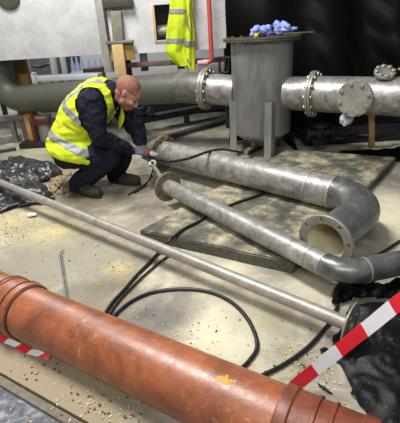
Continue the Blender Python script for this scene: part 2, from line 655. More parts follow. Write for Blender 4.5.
def flange(parent, name, c, axis, R, bore, th, mat, holes=0, hole_r=0.011, pcd=None, ph=0.0, label=None):
    bm = bmesh.new()
    axis = V(axis).normalized()
    b = 0.003
    if bore > 0:
        lathe(bm, V(c) - axis * th / 2, axis, [(0, bore), (0, R - b), (b, R), (th - b, R), (th, R - b), (th, bore)], 48, True)
    else:
        lathe(bm, V(c) - axis * th / 2, axis, [(0, 0), (0, R - b), (b, R), (th - b, R), (th, R - b), (th, 0)], 48)
    if holes:
        bm = drill(bm, [(p, axis, hole_r, th * 3) for p in circle_pts(c, axis, pcd, holes, ph)])
    return obj(name, bm, mat, parent, label=label)


def bolts(parent, c, axis, pcd, n, me, off, ph=0.0, name='bolt'):
    axis = V(axis).normalized()
    for p in circle_pts(c, axis, pcd, n, ph):
        put(name, me, parent, p + axis * off, axis)


BOLT = hexbolt(0.017, 0.014, M['bolt'])
BOLT_PALE = hexbolt(0.019, 0.017, M['pale'])

# ---------------------------------------------------------------- setting
fl = bmesh.new()
# edge of the dark rough screed in the foreground, left
e0, e1 = gp(0, 372), gp(90, 423)
ed = (e1 - e0).normalized()
ea, eb = e0 - ed * 3.0, e0 + ed * 2.2
en = V((ed.y, -ed.x, 0))                      # towards the camera
far = [V((7, -1.6, 0)), V((7, 11, 0)), V((-8, 11, 0))]
vsx = [ea, eb] + [V((eb.x, -1.6, 0))] + far + [V((-8, ea.y, 0))]
fb = bmesh.new()
top = [fb.verts.new(p) for p in vsx]
bot = [fb.verts.new(p - V((0, 0, 0.12))) for p in vsx]
fb.faces.new(top)
fb.faces.new(bot[::-1])
for i in range(len(top)):
    j = (i + 1) % len(top)
    fb.faces.new((top[i], bot[i], bot[j], top[j]))
fo = obj('floor', fb, M['floor'], kind='structure')
# keep the floor's own coordinates equal to the hall's, so that stains sit where they were spilt
off = fo.location.copy()
for v in fo.data.vertices:
    v.co += off
fo.location = (0, 0, 0)

sb = bmesh.new()
q = [ea + en * 0.045, eb + en * 0.045, V((eb.x, -1.6, 0)), V((-8, -1.6, 0)), V((-8, ea.y, 0))]
t_ = [sb.verts.new(p + V((0, 0, -0.014))) for p in q]
b_ = [sb.verts.new(p + V((0, 0, -0.12))) for p in q]
sb.faces.new(t_)
sb.faces.new(b_[::-1])
for i in range(5):
    j = (i + 1) % 5
    sb.faces.new((t_[i], b_[i], b_[j], t_[j]))
obj('floor', sb, M['screed'], kind='structure')
tb = bmesh.new()
beam(tb, ea + en * 0.026 + V((0, 0, -0.03)), eb + en * 0.026 + V((0, 0, -0.03)), 0.034, 0.06, 0.004)
obj('trim_1', tb, plain('joint_edge', srgb(112, 104, 92), 0.8, 0, 0.3, 30, 0.4), kind='structure')

wb = bmesh.new()
box(wb, (-0.5, 11.05, 1.9), (15, 0.1, 3.8))
obj('wall_back', wb, M['wall'], kind='structure')
wb = bmesh.new()
box(wb, (-8.05, 4.7, 1.9), (0.1, 12.6, 3.8))
obj('wall_left', wb, M['wall'], kind='structure')

# ---------------------------------------------------------------- orange pipe
oA, oD, oR = V((-0.092, 1.054, 0.122)), V((0.846, -0.534, 0)).normalized(), 0.121
op = empty('drain_pipe', (oA.x, oA.y, 0), 'big scuffed orange plastic drain pipe lying across the foreground', 'pipe')
b = bmesh.new()
lathe(b, oA, oD, [(-0.86, oR), (0.36, oR), (0.36, oR - 0.01), (-0.86, oR - 0.01)], 72, True)
obj('pipe_body', b, M['orange'], op)
b = bmesh.new()
lathe(b, oA, oD, [(-1.5, oR + 0.002), (-1.02, oR + 0.002), (-1.015, oR + 0.013), (-0.985, oR + 0.013), (-0.98, oR + 0.006), (-0.92, oR + 0.006), (-0.915, oR + 0.012),
                  (-0.885, oR + 0.013), (-0.862, oR + 0.011), (-0.857, oR), (-0.86, oR - 0.012), (-1.5, oR - 0.012)], 72, True)
obj('socket', b, M['orange'], op)
b = bmesh.new()
lathe(b, oA, oD, [(0.355, oR - 0.004), (0.355, oR + 0.006), (0.362, oR + 0.009), (0.392, oR + 0.009), (0.398, oR + 0.003), (0.452, oR + 0.003), (0.455, oR + 0.009), (0.465, oR + 0.009),
                  (0.468, oR + 0.002), (0.502, oR + 0.002), (0.506, oR + 0.007), (0.513, oR + 0.007), (0.517, oR + 0.001), (0.585, oR + 0.001), (0.59, oR + 0.006), (0.632, oR + 0.006), (0.632, oR - 0.008), (0.36, oR - 0.008)], 72, True)
obj('spigot_end', b, dirty_metal('grimy_brown_plastic', srgb(84, 44, 32), srgb(140, 74, 50), srgb(70, 42, 32), 0.0, 0.42, 16, 0.45), op, label='grimy brown ribbed end of the orange pipe')
dark_ring = plain('dark_seal', srgb(52, 30, 24), 0.6)
for t in (-1.0, -0.9, -0.853):
    b = bmesh.new()
    ring_r = oR + (0.0145 if t > -0.86 else 0.0155) if t < -0.86 else oR + 0.004
    u, v, _ = frame(oD)
    lathe(b, oA + oD * t, oD, [(-0.004, ring_r - 0.006), (-0.004, ring_r), (0.004, ring_r), (0.004, ring_r - 0.006)], 64, True)
    obj('seal_ring', b, dark_ring, op, label='dark rubber seal ring')
# splash of dried yellow paint: a thin crust on the pipe
b = bmesh.new()
pc = 0.0
def on_orange(t, ang, h=0.0):
    u, v, d = frame(oD)
    return oA + oD * t + (V((0, 0, 1)) * math.cos(ang) + d.cross(V((0, 0, 1))) * math.sin(ang)) * (oR + h)
def orange_at(px, py):
    d = ray(px, py).normalized()
    best = None
    s = 0.5
    while s < 4:
        p = CAM_C + d * s
        q_ = p - oA
        r_ = (q_ - oD * q_.dot(oD))
        if r_.length <= oR:
            return p, q_.dot(oD), r_.normalized()
        s += 0.002
for k in range(16):
    p, t, nrm = orange_at(225 + random.gauss(0, 5), 379.5 + random.gauss(0, 2.4))
    ico(b, oA + oD * t + nrm * (oR - 0.001), random.uniform(0.004, 0.010), 1, (1.3, 1.0, 0.35), nrm.to_track_quat('Z', 'Y').to_matrix())
obj('paint_splash', b, plain('dried_yellow_paint', srgb(190, 150, 50), 0.7), op, label='dried splash of yellow paint')

# ---------------------------------------------------------------- thick slab under the pipes
S = [gp(139.3, 229.7, .074), gp(293.6, 263, .074), gp(396, 157, .074), gp(287, 149, .074)]
b = bmesh.new()
top = [b.verts.new(p) for p in S]
bot = [b.verts.new(V((p.x, p.y, 0.0))) for p in S]
b.faces.new(top)
b.faces.new(bot[::-1])
for i in range(4):
    j = (i + 1) % 4
    b.faces.new((top[i], bot[i], bot[j], top[j]))
bmesh.ops.subdivide_edges(b, edges=b.edges[:], cuts=10, use_grid_fill=True)
bmesh.ops.bevel(b, geom=[e for e in b.edges if len(e.link_faces) == 2 and e.calc_face_angle(0) > 0.9], offset=0.008, segments=2, affect='EDGES')
for v in b.verts:
    n_ = noise.noise_vector(v.co * 6.0) * 0.006
    v.co += V((n_.x, n_.y, n_.z if v.co.z > 0.03 else 0.0))
obj('base_slab', b, M['slab'], label='wide dirty slab lying under the large elbowed steel pipe', cat='slab')

# second dark plinth behind, below the tee pipe
b = bmesh.new()
p0, p1 = gp(306, 147, 0), gp(430, 152, 0)
box(b, ((p0.x + p1.x) / 2 + 0.4, p0.y + 0.26, 0.05), ((p1.x - p0.x) + 0.8, 0.46, 0.10), None, 0.01)
obj('base_plinth', b, M['blacksteel'], label='dark low plinth on the floor beneath the tee pipe', cat='plinth')

# ---------------------------------------------------------------- large elbowed pipe
bA, bD, bR = V((0.379, 3.079, 0.197)), V((0.7071, -0.7071, 0)), 0.114
bN = V((-0.7071, -0.7071, 0))
E_ = gp(325.5, 242.0, 0.195)
sE, nE = (E_ - bA).dot(bD), (E_ - bA).dot(bN)
bendR = min(0.285, nE - 0.01)
s0 = sE - bendR
bp = empty('elbow_pipe', (bA.x, bA.y, 0.0), 'large grey steel pipe with a flanged elbow lying on the slab', 'pipe')
b = bmesh.new()
sL = -0.98
tube(b, [bA + bD * (sL + (s0 - sL) * i / 6) for i in range(7)], bR, 40, inner=0.93)
obj('pipe_body', b, M['steel'], bp)
b = bmesh.new()
pts = [bA + bD * (s0 + 0.001)] + arc(bA + bD * s0, bD, bN, bendR, 20)[1:]
pts.append(bA + bD * (s0 + bendR) + bN * (nE - 0.004))
tube(b, pts, bR, 40, inner=0.93)
obj('elbow', b, M['elbow'], bp, label='darker grey ninety degree elbow')
for s, r in ((s0, 0.004), (s0 - 0.175, 0.005)):
    b = bmesh.new()
    lathe(b, bA + bD * s, bD, [(-0.008, bR - 0.004), (-0.006, bR + r), (0.006, bR + r), (0.008, bR - 0.004)], 40, True)
    obj('weld_seam', b, M['weld'], bp, label='pale weld seam')
b = bmesh.new()  # cream coloured lining inside the elbow bore
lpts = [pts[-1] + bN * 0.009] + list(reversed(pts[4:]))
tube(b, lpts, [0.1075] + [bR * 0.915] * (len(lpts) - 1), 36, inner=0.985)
obj('bore_lining', b, plain('cream_lining', srgb(206, 198, 164), 0.8, 0, 0.12, 9), bp, label='cream lining on the inside of the elbow')
flange(bp, 'elbow_flange', bA + bD * (s0 + bendR) + bN * nE, bN, 0.156, 0.108, 0.022, M['flange'], 8, 0.011, 0.133, 0.2)
flange(bp, 'end_flange', bA + bD * (sL - 0.005), bD, 0.168, 0.10, 0.028, M['mudflange'], 8, 0.012, 0.143, 0.2, label='mud-caked brown flange')
b = bmesh.new()
lathe(b, bA + bD * (sL - 0.03), -bD, [(0, 0.10), (0, 0.125), (0.05, 0.122), (0.10, 0.118), (0.10, 0.10)], 40, True)
obj('stub_collar', b, M['mudflange'], bp)
# dried mud lying on the flange
b = bmesh.new()
for k in range(34):
    a = random.uniform(-1.3, 1.6)
    u, v, d = frame(bD)
    rr = random.uniform(0.13, 0.172)
    p = bA + bD * (sL + random.uniform(-0.02, 0.02)) + (V((0, 0, 1)) * math.cos(a) + d.cross(V((0, 0, 1))) * math.sin(a)) * rr
    ico(b, p, random.uniform(0.008, 0.02), 1, (1, 1, 0.7))
obj('caked_mud', b, M['mudflange'], bp, kind='stuff')

# ---------------------------------------------------------------- small bent pipe
sA, sD, sR = V((0.248, 2.233, 0.158)), V((0.564, -0.826, 0)).normalized(), 0.062
c1 = sA + sD * 0.60
r1 = gp(340, 275, 0.158)
r2 = gp(392, 264.5, 0.158)
rd = (r2 - r1).normalized()
# bend: turn from sD to rd
ang = sD.angle(rd)
Rb = 0.17
tl = Rb * math.tan(ang / 2)
den = sD.x * rd.y - sD.y * rd.x
tt = ((r2.x - sA.x) * rd.y - (r2.y - sA.y) * rd.x) / den
corner = sA + sD * tt
bs = corner - sD * tl
sp = empty('bent_pipe', (sA.x, sA.y, 0.0), 'slimmer grey steel pipe with a round end flange and a bend', 'pipe')
sL2 = -0.865
b = bmesh.new()
n_ = 6
seam = (bs - sA).dot(sD)
tube(b, [sA + sD * (sL2 + (seam - sL2) * i / n_) for i in range(n_ + 1)], sR, 32, inner=0.9)
obj('pipe_body', b, M['steel'], sp)
b = bmesh.new()
pts = arc(bs, sD, rd, Rb, 14)
tube(b, pts, sR, 32, inner=0.9)
obj('bend', b, M['elbow'], sp)
b = bmesh.new()
tube(b, [pts[-1] + rd * (0.7 * i / 4) for i in range(5)], sR, 32, inner=0.9)
obj('pipe_end', b, M['elbow'], sp)
for p, d in ((bs, sD), (pts[-1], rd), (bs - sD * 0.09, sD)):
    b = bmesh.new()
    lathe(b, p, d, [(-0.006, sR - 0.003), (-0.004, sR + 0.003), (0.004, sR + 0.003), (0.006, sR - 0.003)], 32, True)
    obj('weld_seam', b, M['weld'], sp)
flange(sp, 'end_flange', sA + sD * (sL2 - 0.0), sD, 0.118, 0.056, 0.022, M['mudflange'], 8, 0.0095, 0.095, 0.35, label='brown end flange with eight bolt holes')

# ---------------------------------------------------------------- long thin tube
tEnd = gp(350.5, 325, 0.104)
tLeft = gp(0, 182.7, 0.165)
tD = (tEnd - tLeft).normalized()
tA, tR = tEnd - tD * 1.63, 0.031
tp = empty('long_tube', (tA.x, tA.y, 0.0), 'long thin grey steel tube lying diagonally across the floor', 'pipe')
b = bmesh.new()
tube(b, [tA + tD * (-2.6 + 4.235 * i / 8) for i in range(9)], tR, 24, inner=0.88)
obj('pipe_body', b, M['galv'], tp)
flange(tp, 'end_flange', tA + tD * 1.63, tD, 0.102, 0.0335, 0.009, M['pale'], 4, 0.009, 0.062, 0.4, label='thin pale end flange')

# ---------------------------------------------------------------- vessel
tc = at(261.5, 92.5, 4.25)
TX, TY, Z0 = tc.x, 4.25, tc.z
tk = empty('pressure_vessel', (TX, TY, 0), 'upright grey steel vessel with a bolted lid standing on angle legs', 'tank')
TR = 0.305
b = bmesh.new()
lathe(b, (TX, TY, 0), (0, 0, 1), [(0.10, 0), (0.10, 0.09), (0.235, TR - 0.01), (0.25, TR), (1.145, TR), (1.145, 0)], 64)
obj('shell', b, M['tank'], tk)
b = bmesh.new()
lathe(b, (TX, TY, 0), (0, 0, 1), [(1.136, TR - 0.01), (1.136, 0.375), (1.138, 0.38), (1.150, 0.38), (1.152, 0.375), (1.152, TR - 0.01)], 64, True)
obj('rim_flange', b, M['lid'], tk)
b = bmesh.new()
lathe(b, (TX, TY, 0), (0, 0, 1), [(1.1525, 0), (1.1525, 0.379), (1.154, 0.382), (1.165, 0.382), (1.167, 0.379), (1.167, 0)], 64)
obj('lid', b, M['lid'], tk)
for p in circle_pts((TX, TY, 1.167), (0, 0, 1), 0.345, 16, 0.1):
    put('bolt', BOLT, tk, p, (0, 0, 1))
for p in circle_pts((TX, TY, 1.136), (0, 0, 1), 0.345, 16, 0.1):
    put('nut', BOLT, tk, p, (0, 0, -1))
for deg in (192, 277, 42):
    a = math.radians(deg)
    rd_ = V((math.cos(a), math.sin(a), 0))
    td = V((-math.sin(a), math.cos(a), 0))
    b = bmesh.new()
    L = 0.078
    th = 0.009
    apex = V((TX, TY, 0)) + rd_ * (TR + 0.045)
    f1 = (td - rd_ * 0.9).normalized()
    f2 = (-td - rd_ * 0.9).normalized()
    for f in (f1, f2):
        nn = V((-f.y, f.x, 0))
        if nn.dot(rd_) < 0:
            nn = -nn
        ztop = 0.60
        quad = [apex, apex + f * L, apex + f * L - nn * th, apex - nn * th]
        lo_ = [b.verts.new(p) for p in quad]
        hi_ = [b.verts.new(p + V((0, 0, ztop - (0.0 if i in (0, 3) else 0.02)))) for i, p in enumerate(quad)]
        b.faces.new(lo_[::-1])
        b.faces.new(hi_)
        for i in range(4):
            j = (i + 1) % 4
            b.faces.new((lo_[i], lo_[j], hi_[j], hi_[i]))
    obj('leg', b, M['tank'], tk)
b = bmesh.new()
dv = V((TX - 0.10, TY - 0.10, 0.10))
tube(b, [dv + V((0, 0, 0.05)), dv, dv + V((-0.05, -0.08, -0.005)), dv + V((-0.10, -0.16, -0.01))], 0.022, 14)
obj('drain_spigot', b, M['tank'], tk)

# nozzle to the left and its flange (welded to the vessel)
nEnd = at(185, 87.5, 4.60)
nD = (nEnd - V((TX, TY, Z0))).normalized()
nC = V((TX, TY, Z0))
nL = (nEnd - nC).length
sF = (at(206, 90, 4.49) - nC).dot(nD)
b = bmesh.new()
tube(b, [nC + nD * (TR * 0.9), nC + nD * (sF - 0.03)], 0.158, 36)
obj('nozzle', b, M['steel'], tk)
flange(tk, 'nozzle_flange', nC + nD * (sF - 0.018), nD, 0.215, 0.0, 0.032, M['pale'])
bolts(tk, nC + nD * (sF - 0.034), -nD, 0.186, 12, BOLT_PALE, 0.0)
# nozzle to the right
rp = gp(390, 96.5, Z0)
rD = (rp - nC).normalized()
b = bmesh.new()
sR1 = (gp(316, 93, Z0) - nC).dot(rD)
tube(b, [nC + rD * (TR * 0.9), nC + rD * (sR1 - 0.014)], 0.16, 36)
obj('nozzle', b, M['steel'], tk)

# grey duct line on the left: reducer, straight run, elbow rising
du = empty('duct_line', (nEnd.x - 0.9, nEnd.y, 0.0), 'grey green duct running behind the crouching man, rising at its left end', 'duct')
flange(du, 'duct_flange', nC + nD * (sF + 0.016), nD, 0.215, 0.0, 0.032, M['pale'])
bolts(du, nC + nD * (sF + 0.032), nD, 0.186, 12, BOLT_PALE, 0.0)
b = bmesh.new()
d0 = at(23, 98.5, 5.22)
dDir = (d0 - nEnd).normalized()
tube(b, [nC + nD * (sF + 0.03), nC + nD * (nL - 0.02), nEnd, nEnd + dDir * 0.10], [0.16, 0.168, 0.164, 0.160], 36)
obj('reducer', b, dirty_metal('grimy_reducer_steel', srgb(84, 82, 77), srgb(128, 125, 118), srgb(88, 82, 70), 0.3, 0.5, 9, 0.4), du)
b = bmesh.new()
up = V((0, 0, 1))
pts = [nEnd + dDir * (0.08 + ((d0 - nEnd).length - 0.08) * i / 6) for i in range(7)] + arc(d0, dDir, up, 0.235, 14)[1:]
pts += [V((pts[-1].x, pts[-1].y, 1.062))]
tube(b, pts, 0.163, 36)
obj('duct_body', b, M['duct'], du)

# ---------------------------------------------------------------- tee pipe on the right
tee = empty('tee_pipe', (1.55, 3.75, 0.0), 'horizontal steel tee pipe with a round blind flange in front of black sheeting', 'pipe')
bolts(tk, nC + rD * (sR1 - 0.0235), -rD, 0.188, 12, BOLT_PALE, 0.0)
flange(tk, 'nozzle_flange', nC + rD * (sR1 - 0.0125), rD, 0.215, 0.0, 0.022, M['pale'])
flange(tee, 'pipe_flange', nC + rD * (sR1 + 0.0125), rD, 0.215, 0.0, 0.022, M['pale'])
bolts(tee, nC + rD * (sR1 + 0.0235), rD, 0.188, 12, BOLT_PALE, 0.0)
b = bmesh.new()
tube(b, [nC + rD * (sR1 + 0.02 + 1.4 * i / 5) for i in range(6)], 0.165, 40)
obj('pipe_body', b, M['steel'], tee)
# branch towards the camera with a blind cover
tcn = gp(363, 96, Z0)
sT = (tcn - nC).dot(rD)
brD = V((rD.y, -rD.x, 0))
if brD.y > 0:
    brD = -brD
brD = (brD + V((-0.12, 0, 0.05))).normalized()
cT = nC + rD * sT
b = bmesh.new()
tube(b, [cT, cT + brD * 0.22], 0.115, 32)
obj('branch', b, M['steel'], tee)
flange(tee, 'branch_flange', cT + brD * 0.225, brD, 0.152, 0.0, 0.022, M['flange'])
flange(tee, 'blind_cover', cT + brD * 0.25, brD, 0.152, 0.0, 0.022, M['pale'])
bolts(tee, cT + brD * 0.26, brD, 0.124, 8, BOLT_PALE, 0.0, 0.3)
# second branch on the top and back
c2 = nC + rD * ((gp(377, 96, Z0) - nC).dot(rD) + 0.03) + V((0.0, 0.05, 0.04))
b2 = V((0.05, 0.10, 0.90)).normalized()
b2 = V((-0.05, -0.5, 0.86)).normalized()
b = bmesh.new()
tube(b, [c2, c2 + b2 * 0.19], 0.06, 24)
obj('branch', b, M['steel'], tee)
fD = V((-0.1, -0.75, 0.62)).normalized()
fc = c2 + b2 * 0.19 + V((0, 0, 0))
flange(tee, 'blind_cover', fc, b2, 0.088, 0.0, 0.026, M['pale'])
bolts(tee, fc + b2 * 0.012, b2, 0.068, 8, BOLT_PALE, 0.0)
b = bmesh.new()
hp = fc + V((0.10, -0.03, 0.02))
tube(b, [hp, hp + V((0.03, -0.02, 0.03)), hp + V((0.05, -0.03, -0.03))], 0.012, 10)
obj('yellow_lever', b, plain('olive_yellow_lever', srgb(140, 138, 60), 0.5), tee)

# timber prop and rag below the tee
b = bmesh.new()
pt = at(372, 112, 3.72)
pb = gp(383, 146, 0.0)
beam(b, V((pt.x, pt.y + 0.02, 0.50)), V((pt.x + 0.1, pt.y + 0.14, 0.10)), 0.05, 0.045, 0.004, up=(0, 1, 0.3))
obj('prop_timber', b, plain('brown_prop', srgb(168, 138, 98), 0.75), label='leaning brown timber propping up the tee pipe', cat='timber')
b = bmesh.new()
rg = at(347, 119, 3.62)
ico(b, rg, 0.06, 3, (1.1, 0.7, 0.8))
for v in b.verts:
    v.co += (v.co - rg).normalized() * 0.03 * noise.noise(v.co * 26)
obj('rag', b, M['rag'], label='small crumpled whitish rag hanging below the round blind cover', cat='rag')
# dark valve body and hose ends in the shade under the pipe
b = bmesh.new()
vb = V((1.30, 4.12, 0.10))
lathe(b, vb, (0, 0, 1), [(0, 0), (0, 0.08), (0.05, 0.085), (0.07, 0.05), (0.16, 0.05), (0.18, 0.09), (0.21, 0.09), (0.21, 0)], 20)
lathe(b, vb + V((-0.14, 0, 0.11)), (1, 0, 0), [(0, 0), (0, 0.07), (0.03, 0.07), (0.03, 0.045), (0.25, 0.045), (0.25, 0.07), (0.28, 0.07), (0.28, 0)], 20)
obj('gate_valve', b, M['blacksteel'], label='black valve body standing on the dark plinth', cat='valve')
b = bmesh.new()
vb = V((1.62, 4.2, 0.10))
tube(b, spline([vb + V((-0.2, 0, 0.03)), vb + V((-0.05, -0.06, 0.03)), vb + V((0.12, 0.02, 0.03)), vb + V((0.3, -0.06, 0.03)), vb + V((0.5, 0, 0.03))], 8), 0.03, 12)
obj('suction_hose', b, M['black'], label='thick black hose lying on the dark plinth', cat='hose')

# ---------------------------------------------------------------- things on the lid
zl = 1.197
def nitrile(name, c, spread, label, seed):
    random.seed(seed)
    bm = bmesh.new()
    for k in range(7):
        p = V(c) + V((random.uniform(-1, 1) * spread, random.uniform(-.7, .7) * spread * 0.7, random.uniform(0.03, 0.085)))
        ico(bm, p, random.uniform(0.034, 0.05), 2, (1.1, 0.8, 0.95), Matrix.Rotation(random.uniform(0, 3), 3, 'Z'))
    for k in range(5):
        a = random.uniform(0, 2 * PI)
        p = V(c) + V((math.cos(a) * spread, math.sin(a) * spread * 0.6, 0.03))
        limb(bm, [(p, 0.016), (p + V((math.cos(a) * 0.03, math.sin(a) * 0.03, random.uniform(-.0, .025))), 0.013), (p + V((math.cos(a + .6) * 0.05, math.sin(a + .6) * 0.05, 0.0)), 0.012)], 1, 8)
    bm = fuse(bm, 0.007, 2)
    for v in bm.verts:
        n1 = noise.noise(v.co * 38) + 0.6 * noise.noise(v.co * 80)
        v.co += v.normal * 0.010 * n1
    zmin = min(v.co.z for v in bm.verts)
    for v in bm.verts:
        v.co.z += 1.167 - zmin
    return obj(name, bm, M['blueglove'], label=label, cat='glove')
g1 = at(261, 27, 4.12)
g2 = at(281, 29, 4.15)
nitrile('nitrile_glove', (g1.x + 0.005, g1.y, zl), 0.06, 'crumpled pale blue rubber glove on the vessel lid, the left one', 3)
nitrile('nitrile_glove', (g2.x + 0.035, g2.y, zl), 0.075, 'crumpled pale blue rubber glove on the vessel lid, the right one', 11)
tm = empty('tape_measure', (at(257, 33, 3.98).x, 3.97, 1.167), 'small yellow and black tape measure on the lid by the blue gloves', 'tape measure')
b = bmesh.new()
box(b, WL[tm.name] + V((0, 0, 0.02)), (0.055, 0.03, 0.04), None, 0.008)
obj('case', b, M['yellow'], tm)
b = bmesh.new()
box(b, WL[tm.name] + V((0.018, -0.003, 0.02)), (0.026, 0.032, 0.034), None, 0.006)
obj('grip', b, M['black'], tm)
b = bmesh.new()
h0 = V((TX + 0.16, TY - 0.18, 1.187))
h1 = at(312, 32.3, 4.02)
h1.z = 1.187
beam(b, h0, h0 + (h1 - h0) * 0.96, 0.026, 0.012, 0.003)
lathe(b, h1 - V((0, 0, 0.006)), (0, 0, 1), [(0, 0.012), (0, 0.024), (0.012, 0.024), (0.012, 0.012)], 18, True)
obj('ring_spanner', b, M['lid'], label='long ring spanner lying on the lid and sticking out to the right', cat='spanner')
# ---------------------------------------------------------------- black curtain sheeting behind
def curtain():
    bm = bmesh.new()
    x0, x1 = at(226, 20, 4.80).x, 4.6
    nx, nz = 150, 70
    grid = []
    for i in range(nx + 1):
        rowv = []
        u_ = i / nx
        x = x0 + (x1 - x0) * u_
        for j in range(nz + 1):
            w_ = j / nz
            z = 0.012 + 3.0 * w_ ** 1.6
            fold = 0.07 * math.sin(x * 9.0 + 1.2 * math.sin(z * 1.3) + z * 1.4) * (0.4 + 0.6 * noise.noise(V((x * 0.8, z * 0.5, 3))) + 0.3)
            fold += 0.09 * noise.noise(V((x * 1.3 + z * 0.9, z * 0.7 - x * 0.5, 1.7)))
            fold += 0.03 * (1 - abs(noise.noise(V((x * 3.0 + z * 2.2, z * 1.8, 9))))) ** 3
            edge = 0.03 * noise.noise(V((z * 2.5, 0, 5))) if i == 0 else 0
            ft = max(0.0, min(1.0, (x - 1.02) / 0.05)) * (0.5 if x < 1.12 else 0.06)
            foot = -ft * max(0.0, 1 - (z - 0.02) / 0.3) ** 2.2  # hem swept forward left of the plinth, standing in for shadow there
            rowv.append(bm.verts.new((x + edge, 4.80 + foot + fold * min(1.0, 0.35 + (x - x0) * 1.2), z)))
        grid.append(rowv)
    for i in range(nx):
        for j in range(nz):
            bm.faces.new((grid[i][j], grid[i + 1][j], grid[i + 1][j + 1], grid[i][j + 1]))
    return evaluated(bm, [('SOLIDIFY', dict(thickness=0.003))])
obj('sheet_curtain', curtain(), M['sheet'], label='tall black plastic sheeting hung behind the steel vessel', cat='sheeting', angle=80)

# ---------------------------------------------------------------- pale container on a skid
PY = 5.0
ct = empty('skid_container', (-1.1, 5.3, 0), 'pale grey sheet metal container raised on a frame behind the man', 'container')
ctR = Matrix.Identity(3)
zb = 1.062
xl, xm, xr = -3.6, at(99, 30, PY).x, 0.56
hx0, hx1 = at(154, 20, PY).x, at(176, 20, PY).x
hz0, hz1 = at(162, 40, PY).z, at(162, 4.5, PY).z
ztop = 2.3


def panel(nm, x0, x1, z0, z1, y=PY, th=0.03, m='panel', bev=0.004):
    bm = bmesh.new()
    box(bm, ((x0 + x1) / 2, y + th / 2, (z0 + z1) / 2), (x1 - x0, th, z1 - z0), None, bev)
    return obj(nm, bm, M[m], ct)
panel('front_panel', xl, xm - 0.004, zb, ztop)
# right front panel with its rectangular opening
b = bmesh.new()
x0r = xm + 0.05
for (a0, a1, c0, c1) in ((x0r, hx0, 1.05, ztop), (hx1, xr, 1.05, ztop), (hx0, hx1, 1.05, hz0), (hx0, hx1, hz1, ztop)):
    box(b, ((a0 + a1) / 2, PY + 0.015, (c0 + c1) / 2), (a1 - a0, 0.03, c1 - c0))
bmesh.ops.remove_doubles(b, verts=b.verts[:], dist=0.0005)
obj('front_panel', b, M['panel'], ct)
panel('opening_trim', hx0 - 0.012, hx0 + 0.014, hz0 - 0.02, hz1 + 0.0, PY - 0.012, 0.03, 'timber', 0.002)
panel('opening_trim', hx0 - 0.012, hx1, hz0 - 0.03, hz0, PY - 0.010, 0.03, 'panelframe', 0.002)
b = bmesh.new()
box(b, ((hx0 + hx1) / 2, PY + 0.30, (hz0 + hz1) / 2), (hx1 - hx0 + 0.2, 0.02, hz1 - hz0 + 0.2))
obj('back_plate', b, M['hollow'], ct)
b = bmesh.new()
tube(b, [V((hx0 + 0.02, PY + 0.17, hz0 + 0.085)), V((hx1 + 0.05, PY + 0.17, hz0 + 0.10))], 0.07, 20)
obj('inner_roller', b, M['flange'], ct)
for (a, c, e) in ((xl, PY + 0.03, 0.03), (xr - 0.03, PY + 0.03, 0.03)):
    b = bmesh.new()
    box(b, (a + 0.015, PY + 0.44, (1.06 + ztop) / 2), (0.03, 0.82, ztop - 1.06))
    obj('side_panel', b, M['panel'], ct)
b = bmesh.new()
box(b, ((xl + xr) / 2, PY + 0.44, 1.075), (xr - xl, 0.82, 0.02))
obj('bottom_panel', b, M['darksteel'], ct)
# corner post between the panels reaching the floor
b = bmesh.new()
pa, pbm = at(99.5, 0, PY - 0.03), at(108, 78, PY - 0.03)
px_ = (pa.x + pbm.x) / 2
box(b, (px_, PY - 0.022, (ztop + 0.87) / 2), (0.085, 0.04, ztop - 0.87), None, 0.005)
obj('post', b, M['panelframe'], ct)
b = bmesh.new()
box(b, (px_ + 0.058, PY - 0.012, (ztop + 0.87) / 2), (0.018, 0.02, ztop - 0.87), None, 0.003)
obj('post_edge', b, M['darksteel'], ct)
# rusty lower rail of the frame and its feet
b = bmesh.new()
zr = at(170, 63, PY).z
box(b, ((px_ + 0.46) / 2 + 0.03, PY + 0.03, zr), (0.46 - px_ - 0.12, 0.08, 0.055), None, 0.006)
obj('lower_rail', b, M['rust'], ct)
for px in (144, 181):
    x = at(px, 66, PY).x
    b = bmesh.new()
    box(b, (x, PY + 0.06, 0.955), (0.085, 0.06, 0.21), None, 0.005)
    obj('hanging_bracket', b, M['darksteel'], ct)
for x, y in ((xl + 0.4, PY + 0.1), (xl + 0.4, PY + 0.8), (at(132, 100, PY + 0.8).x, PY + 0.8), (0.48, PY + 0.55)):
    b = bmesh.new()
    box(b, (x, y, 0.53), (0.09, 0.09, 1.06), None, 0.005)
    obj('leg', b, M['darksteel'], ct)

b = bmesh.new()
vc = at(8, -3, PY)
lathe(b, V((vc.x, PY + 0.002, vc.z)), (0, -1, 0), [(0, 0), (0, 0.13), (0.03, 0.125), (0.035, 0.10), (0.02, 0.095), (0.02, 0)], 28)
obj('vent_cap', b, M['olive'], ct, label='dark round vent cap')
# olive bracket, upright board, plate and prop timbers at the post
b = bmesh.new()
p = at(118, 4, PY - 0.05)
box(b, (p.x, PY - 0.045, p.z + 0.02), (at(132, 4, PY).x - at(103, 4, PY).x, 0.085, 0.11), None, 0.006)
obj('hanger_bracket', b, M['olive'], ct, label='dark olive bracket')
cr = empty('prop_stack', (at(120, 60, PY - .08).x, PY - 0.09, 0.0), 'timber prop with a steel head plate and board beside the container post', 'prop')
b = bmesh.new()
p0, p1 = at(115.5, 10.5, PY - 0.06), at(118.5, 40, PY - 0.06)
box(b, ((p0.x + p1.x) / 2, PY - 0.06, (p0.z + p1.z) / 2 - 0.005), (0.115, 0.05, p0.z - p1.z), Matrix.Rotation(0.05, 3, 'Y'), 0.004)
obj('upper_board', b, M['grytimber'], cr)
b = bmesh.new()
p0 = at(120, 42, PY - 0.09)
box(b, (p0.x, PY - 0.105, p0.z), (0.31, 0.10, 0.03), None, 0.003)
obj('head_plate', b, M['greysteel'], cr)
zt = p0.z - 0.016
b = bmesh.new()
p1 = at(119.5, 60, PY - 0.12)
